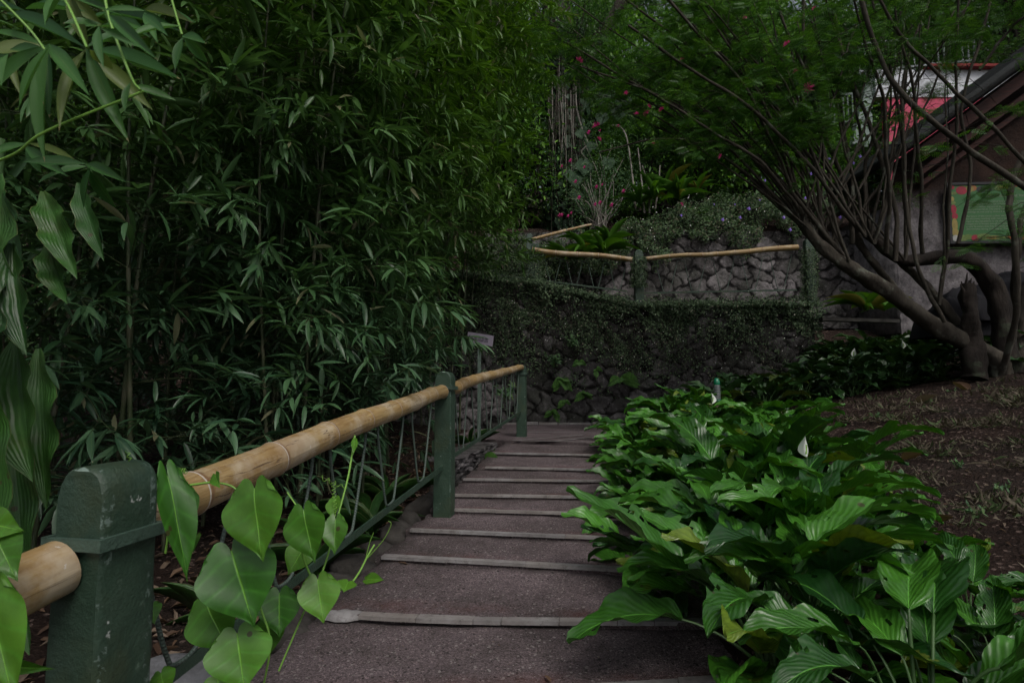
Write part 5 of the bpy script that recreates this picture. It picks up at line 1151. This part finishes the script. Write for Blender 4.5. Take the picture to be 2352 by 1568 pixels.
for (pts, r0, r1) in (([(2500, 560, 5.6), (2352, 432, 5.4), (2210, 330, 5.3), (2100, 245, 5.2), (2020, 130, 5.2), (1960, -60, 5.1)], .032, .02), ([(2440, 460, 5.8), (2330, 350, 5.7), (2240, 250, 5.6), (2150, 170, 5.6), (2080, 90, 5.5), (1990, -40, 5.4)], .022, .015),
                      ([(2300, 860, 6.9), (2335, 700, 6.4), (2330, 560, 6.2), (2318, 480, 6.2), (2325, 420, 6.2), (2352, 350, 6.2)], .035, .03), ([(2310, 860, 7.0), (2330, 720, 6.6), (2333, 600, 6.3), (2350, 500, 6.3), (2390, 380, 6.3)], .03, .025), ([(2170, 740, 6.6), (2100, 590, 6.6), (2080, 400, 6.6), (2075, 200, 6.5), (2150, -60, 6.4)], .025, .015),
                      ([(2060, 600, 6.9), (2050, 450, 6.9), (2000, 300, 6.8), (1930, 100, 6.8), (1900, -60, 6.6)], .03, .02), ([(1990, 545, 7), (1985, 420, 7), (2010, 300, 6.9), (2060, 150, 6.8), (2090, -60, 6.7)], .022, .014), ([(1960, 560, 7), (1940, 420, 7), (1890, 300, 6.9), (1850, 150, 6.8), (1845, -60, 6.7)], .03, .02), ([(1870, 555, 6.8), (1800, 470, 6.8), (1720, 400, 6.7), (1600, 330, 6.6), (1500, 320, 6.5), (1380, 350, 6.4)], .02, .008), ([(1880, 560, 6.8), (1760, 430, 6.7), (1600, 270, 6.6), (1440, 190, 6.4), (1320, 150, 6.3)], .022, .008), ([(2200, 560, 6.6), (2230, 400, 6.6), (2210, 250, 6.5), (2260, 60, 6.4), (2300, -60, 6.4)], .022, .014), ([(2250, 160, 6), (2310, 80, 5.9), (2352, 40, 5.8), (2420, 0, 5.8)], .015, .012)):
    stm(pts, r0, r1)
for i in range(22):          # more thin shoots from the crown of the leaning trunks
    a = random.choice(roots); b = (rr(1450, 2250), rr(-80, 60)); Y0 = 6.8 + rr(-.1, .2); m_ = (a[0] * .55 + b[0] * .45 + rr(-10, 40), (a[1] + b[1]) / 2 + rr(-20, 20))
    stm([(a[0], a[1], Y0), (m_[0], m_[1], Y0 - .1), (b[0], b[1], Y0 + rr(-.8, .3))], rr(.012, .02), rr(.006, .010))
for i in range(16):          # low shoots leaning far out to the left
    a = random.choice(roots[:5] + roots[12:13]); b = (rr(1250, 1640), rr(-60, 260)); Y0 = 6.8; m_ = (a[0] * .5 + b[0] * .5 + rr(0, 60), (a[1] + b[1]) / 2 - rr(0, 40))
    stm([(a[0], a[1], Y0), (m_[0], m_[1], Y0 - .1), (b[0], b[1], Y0 + rr(-.5, .3))], rr(.012, .018), rr(.005, .009))
# bipinnate leaves: comb-like pinnae
def pinna():
    V = []; Fc = []; U = []; n = 7
    for i in range(n):
        t = (i + .6) / n; l = .24 * math.sin(math.pi * (.15 + .8 * t)) + .02
        for s in (-1, 1):
            k = len(V); V += [(0, t, 0), (s * l * .55, t + .015, -.02), (s * l, t + .10, -.05), (s * l * .45, t + .085, -.01)]; U += [(.5, t)] * 4; Fc.append((k, k + 1, k + 2, k + 3) if s > 0 else (k, k + 3, k + 2, k + 1))
    return np.array(V), np.array(Fc), np.array(U)
T_PIN = pinna()
g = G(); LP = []; LD = []; LN = []; LS = []
gt = G()
for P in stems:
    n = len(P)
    for _ in range(9 if len(P) else 0):
        i = int(n * rr(.42, 1)) - 1; c = P[max(i, 0)]
        br = np.array((rr(-1, 1), rr(-.8, .8), rr(-.25, .7))); L = rr(.2, .95); e = c + unit(br) * L; e[2] -= .15 * L; gt.tube([c, c + (e - c) * .5 + (0, 0, .05), e], [.004, .003, .0018], 4, 0, None, False)
        for k in range(int(2 + L * 4)):
            q = rr(.25, 1); b = c + (e - c) * q; rd = unit(np.array((rr(-1, 1), rr(-1, .6), rr(-.7, .3)))); rl = rr(.10, .18); pn = random.randint(3, 5)
            for j in range(pn):
                for s in (-1, 1): bb = b + rd * rl * (j + 1) / pn; sd2 = unit(np.cross(rd, (0, 0, 1))) * s; LP.append(bb); LD.append(sd2 + rd * .55 + np.array((0, 0, -.25))); LN.append((0, 0, 1)); LS.append(rr(.10, .155))
LP = np.array(LP); LD = np.array(LD); LN = np.array(LN); LS = np.array(LS)
c_ = pt(2140, 245, 6.4); far_ = np.hypot((LP[:, 0] - c_[0]) / 1.05, (LP[:, 2] - c_[2]) / .6) > 1; kp = far_ | (rng.random(len(LP)) < .05)   # the crown is thin in front of the roof
LP, LD, LN, LS = LP[kp], LD[kp], LN[kp], LS[kp]
g.inst(T_PIN, LP, LD, np.array(LN) + rng.normal(size=(len(LP), 3)) * .6, np.array(LS), rnd2(len(LP))); print('pinnae', len(LP))
g.build('foliage', MT['pinnate'], tree); gt.build('twig', MT['bark_dark'], tree)['kind'] = 'stuff'
def puff_mesh():
    g = G(); n = 90; D = rdir(n); D[:, 2] = np.abs(D[:, 2]) * .9 + .05; g.inst((np.array([(-.5, 0, 0), (.5, 0, 0), (.6, 1, 0), (-.6, 1, 0)]), np.array([(0, 1, 2, 3)]), np.zeros((4, 2))), D * .004, D, rdir(n), .045 * rng.uniform(.8, 1.1, n), rnd2(n), W=.0022); return g.mesh('flower', MT['pink'])
pm_ = puff_mesh()
for (u, v, Y, s) in ((1330, 140, 6.0, .95), (1370, 290, 6.2, 1.0), (1375, 320, 6.2, .7), (1486, 262, 6.3, .9), (1490, 245, 6.3, .6), (1520, 253, 6.3, .8), (1567, 137, 6.3, .6), (1808, 102, 6.2, .9), (1828, 165, 6.2, .7), (1857, 203, 6, 1.3), (1710, 42, 6.4, .6), (1438, 215, 6.3, .7), (1655, 360, 6.2, .7), (1565, 470, 6.5, .6), (1500, 330, 6.4, .6), (1870, 20, 6.2, .6), (1462, 262, 6.3, .6)):
    o = bpy.data.objects.new('flower', pm_); col.objects.link(o); o.parent = tree; o.matrix_parent_inverse = tree.matrix_basis.inverted(); o.location = [float(q) for q in pt(u, v, Y)]; o.scale = (s,) * 3; o.rotation_euler = (rr(-.7, 1), rr(-1, 1), rr(0, 6))
# black tarpaulin bundle behind the trunk
def tarp(c, sx, sy, sz, label):
    g = G(); n = 26; V = np.zeros((n, n, 3))
    for i in range(n):
        for j in range(n):
            x, y = -1 + 2 * i / (n - 1), -1 + 2 * j / (n - 1); h = max(0, 1 - max(abs(x), abs(y)) ** 4) ** .6; V[i, j] = (c[0] + x * sx, c[1] + y * sy, c[2] + sz * (h * (1 + .25 * math.sin(4 * x + 2 * y)) + .12 * abs(math.sin(9 * x + 5 * y)) * h))
    g.grid(V); tag(g.build('tarpaulin', flat('black_sheet', (.009, .009, .012), .8, .4, 8, .5, .2)), label, 'tarpaulin')
q = pt(2280, 775, 7.9); tarp((q[0], q[1], q[2]), .95, .35, .62, 'crumpled black plastic sheet bundled behind the forked trunk'); q = pt(2310, 700, 8.2); tarp((q[0], q[1], q[2] - .05), .3, .2, .42, 'smaller peaked black sheet rising above the bundle by the house wall'); q = pt(2200, 720, 7.7); tarp((q[0], q[1], q[2] - .12), .35, .25, .3, 'folded end of black sheet sticking out left of the stump')

# ------------------------------------------------------------------ old tree with climbers, flowering shrub
ot = thing('old_tree', 'dark old tree trunk wrapped in climbers and hanging roots behind the upper railing', 'tree', pt(1300, 560, 13.0))
def limb2(pts, r0, r1, parent, name='trunk', mat='bark_dark', k=12):
    P = curve([pt(*q) for q in pts], 50); g = G(); g.tube(P, np.linspace(r0, r1, 50) * (1 + .1 * np.sin(np.arange(50) * .8)), k); g.build(name, MT[mat], parent); return P
limb2([(1315, 620, 13), (1308, 480, 13), (1300, 330, 13), (1290, 180, 13), (1270, -80, 13)], .52, .36, ot); limb2([(1290, 300, 13), (1340, 150, 13), (1420, 20, 13), (1480, -80, 13)], .2, .12, ot, 'limb'); limb2([(1290, 200, 13), (1240, 60, 13), (1180, -80, 13)], .2, .12, ot, 'limb')
for i in range(26):
    u = rr(1255, 1350); v0 = rr(100, 250); v1 = v0 + rr(120, 340); limb2([(u, v0, 12.4), (u + rr(-8, 8), (v0 + v1) / 2, 12.35), (u + rr(-12, 12), v1, 12.3)], .012, .006, ot, 'hanging_root', 'bark_pale' if i % 3 == 0 else 'bark', 5)
limb2([(1322, 200, 12.3), (1325, 250, 12.3), (1338, 300, 12.3), (1350, 330, 12.3), (1335, 350, 12.3), (1352, 375, 12.3), (1340, 410, 12.3), (1355, 450, 12.2)], .02, .014, ot, 'hanging_root', 'bark_pale', 6)
g = G(); n = 900; th = rng.uniform(-1.9, 1.9, n); z = rng.uniform(0, 1, n); c0, c1 = pt(1312, 560, 13), pt(1285, 60, 13); P = c0 + (c1 - c0) * z[:, None] + np.stack([np.sin(th) * .62, -np.cos(th) * .6, 0 * z], 1)
g.inst(T_BROAD, P, np.tile((0, -.15, -1), (n, 1)) + rng.normal(size=(n, 3)) * .3, np.stack([np.sin(th), -np.cos(th), .4 + 0 * z], 1), rng.uniform(.10, .26, n), rnd2(n)); g.build('climber_foliage', MT['climb_dark'], ot)
for (u, v, L) in ((1380, 215, .4), (1410, 235, .42), (1400, 210, .3), (1350, 225, .35), (1425, 250, .45), (1385, 262, .4), (1395, 365, .38), (1340, 370, .5), (1315, 395, .55), (1360, 330, .3), (1320, 440, .42), (1440, 225, .3), (1330, 300, .3)):
    g = G(); g.inst(T_HEART, [pt(u, v, 12.1)], [(rr(-.4, .4), -.2, -1)], [(rr(-.3, .3), -1, .5)], L * .75, [(random.random(), random.random())], W=L * .8); g.build('leaf', MT['climber'], ot)
def bush(name, label, cat, c, rx, ry, rz, n, mat, size, stemmat='bark', k=14, group=None, tm=T_OVAL):
    r = thing(name, label, cat, (c[0], c[1], c[2] - rz), group); g = G(); cl = np.array([c + rdir(1)[0] * (rx, ry, rz) * rr(.3, .95) for _ in range(k)])
    w_ = rng.integers(0, k, n); P = cl[w_] + rng.normal(size=(n, 3)) * np.array((rx, ry, rz)) * .24; g.inst(tm, P, rdir(n) + (0, 0, -.2), rdir(n) * .7 + (0, -.3, 1), size * rng.uniform(.6, 1.3, n), rnd2(n), W=size * .8 * rng.uniform(.6, 1.2, n)); g.build('foliage', MT[mat], r)
    g = G(); b = np.array((c[0], c[1], c[2] - rz))
    for q in cl: g.tube(curve([b + rng.normal(size=3) * (.1, .1, 0), (b + q) / 2 + rng.normal(size=3) * .12, q], 10), np.linspace(.016, .006, 10), 4, 0, None, False)
    g.build('stem', MT[stemmat], r); return r, cl
fs, cl = bush('flowering_shrub', 'loose twiggy shrub with small magenta flowers above the leftmost railing post', 'shrub', pt(1375, 410, 12.2), 1.0, .5, 1.15, 5200, 'shrub', .055, 'bark_pale', 26)
fm = blossom_mesh(.03, 26, MT['pink_dark'])
for (u, v) in ((1378, 300), (1310, 370), (1290, 383), (1367, 470), (1322, 418), (1370, 430), (1383, 425), (1290, 495), (1305, 497), (1312, 490), (1378, 467), (1405, 472), (1420, 290), (1352, 305), (1342, 385), (1330, 455), (1285, 495), (1432, 440)):
    o = bpy.data.objects.new('flower', fm); col.objects.link(o); o.parent = fs; o.matrix_parent_inverse = fs.matrix_basis.inverted(); o.location = [float(q) for q in pt(u, v, 11.7)]; s = rr(.8, 1.5); o.scale = (s,) * 3
sp_ = thing('sapling', 'pale slender bare stems arching over beside the magenta flowered shrub', 'sapling', pt(1450, 480, 12)); 
for pts in ([(1460, 480, 12), (1452, 400, 12), (1440, 320, 12), (1425, 292, 12), (1405, 288, 12)], [(1480, 490, 12), (1472, 400, 12), (1465, 340, 12)], [(1492, 490, 12), (1490, 430, 12), (1475, 380, 12)], [(1505, 480, 12), (1512, 430, 12), (1516, 380, 12)]): limb2(pts, .022, .012, sp_, 'stem', 'bark_pale', 6)

# ------------------------------------------------------------------ trees on the hill behind
def crown_tree(seed, H, rad, n, mat, size, tm=T_OVAL):
    r_ = random.Random(seed); gt = G(); gl = G(); gt.tube(curve([(0, 0, -.6), (rr(-.2, .2), 0, H * .3), (rr(-.3, .3), rr(-.2, .2), H * .6), (0, 0, H * .9)], 16), np.linspace(.2, .05, 16), 8, 0, None, False); cl = []
    for k in range(46):
        a = r_.uniform(0, 6.283); z = H * (.10 + .88 * r_.random()); rr_ = rad * math.sin(math.pi * min(1, .2 + .75 * z / H)) * r_.uniform(.35, 1); c = np.array((rr_ * math.cos(a), rr_ * math.sin(a), z)); cl.append(c)
        gt.tube(curve([(0, 0, z * .7), (c[0] * .5, c[1] * .5, z * .9), c], 7), np.linspace(.05, .012, 7), 4, 0, None, False)
    cl = np.array(cl); w_ = rng.integers(0, len(cl), n); P = cl[w_] + rng.normal(size=(n, 3)) * (.42, .42, .3) * rad * .42
    gl.inst(tm, P, rdir(n) + (0, 0, -.35), rdir(n) * .6 + (0, 0, 1), size * rng.uniform(.6, 1.3, n), rnd2(n), W=size * rng.uniform(.5, .9, n)); return gt.mesh('trunk', MT['bark_dark']), gl.mesh('crown', mat)
kinds = [crown_tree(1, 7, 2.2, 13000, MT['tree_leaf'], .15), crown_tree(2, 9, 2.6, 15000, MT['tree_dark'], .17, T_BAM2 if False else T_OVAL), crown_tree(3, 5, 1.9, 11000, MT['tree_leaf'], .12), crown_tree(4, 8, 2.4, 14000, MT['tree_dark'], .14)]
descr = ['bright green leafy tree on the slope behind the walls', 'tall dark leafed tree on the slope behind the walls', 'low bright bushy tree just above the upper wall', 'mid green shaded tree on the slope behind the walls']
protos = []
for m_, lab in zip(kinds, descr): r = thing('hill_tree', lab, 'tree', (0, 0, 0), 'trees on the slope'); local('trunk', m_[0], r); local('crown', m_[1], r); protos.append(r)
TR = []
for (Y, us, ks) in ((13.6, (-200, 80, 340, 600, 850, 1050, 1150, 1520, 1640, 1760), (2, 1, 3, 1, 0, 0, 2, 2, 2, 2)), (16.5, (-300, 0, 250, 500, 760, 980, 1120, 1400, 1560, 1720, 1880, 2060, 2230, 2420), (1, 3, 1, 3, 0, 0, 2, 0, 2, 0, 2, 3, 1, 3)), (20, (-200, 100, 400, 700, 960, 1180, 1400, 1600, 1800, 2000, 2200, 2400), (1, 3, 1, 3, 0, 3, 0, 3, 0, 3, 1, 3)), (26, (-100, 250, 600, 900, 1150, 1400, 1650, 1900, 2150, 2400), (1, 1, 3, 0, 0, 1, 3, 0, 1, 1)), (34, (0, 350, 700, 1000, 1300, 1600, 1900, 2200), (1, 3, 0, 1, 0, 1, 3, 1))):
    for u, k in zip(us, ks): TR.append((u + rr(-30, 30), Y + rr(-.8, .8), k))
fst = set()
for (u, Y, k) in TR:
    x = (u - 1176) / F * Y
    if 1985 < u < 2330 and Y < 18: Y = 18.5; x = (u - 1176) / F * Y
    p = (x, Y, gz(x, Y) - .1); s = rr(.85, 1.2) * (1.25 if Y > 24 else 1)
    if k in fst: o = copy_tree(protos[k], p, rr(0, 6), s)
    else: fst.add(k); o = protos[k]; o.location = p; o.rotation_euler = (0, 0, rr(0, 6)); o.scale = (s,) * 3
for (u, v, Y, rx, rz, lab) in ((1230, 300, 12.6, .7, 1.6, 'dark leafy bush left of the old trunk, reaching up from the terrace'), (1330, 60, 12.2, 1.1, .8, 'dark leafy mass hanging in front of the top of the old trunk'), (1500, 330, 12.8, .9, .9, 'mid green bush behind the pale saplings'), (1180, 120, 12.4, .9, 1.2, 'dark hanging foliage between the grove and the old trunk'), (60, 560, 6.6, .9, .7, 'dark bush glimpsed behind the grove at the far left'), (300, 600, 6.9, .9, .7, 'dark bush glimpsed through the bamboos, second from the left'), (180, 760, 6.2, .9, .5, 'low dark bush under the bamboos at the left'), (480, 640, 7.5, .9, .8, 'dark bush behind the middle of the grove')):
    bush('dark_bush', lab, 'bush', pt(u, v, Y), rx, .5, rz, 3600, 'tree_dark', .075, 'bark_dark', 22)
# fine bamboo on the slope at centre left
cb = [(1000, 13), (1080, 13.2), (1140, 13.5), (900, 12.8), (820, 12.8), (1190, 14)]
for (u, Y) in cb:
    x = (u - 1176) / F * Y; copy_tree(variants[random.choice([1, 2, 4])], (x, Y, gz(x, Y) - .1), rr(0, 6), rr(1.1, 1.3), 'fine leaved bamboo on the slope beyond the grove, left of the old trunk')['group'] = 'bamboos on the slope beyond the grove'
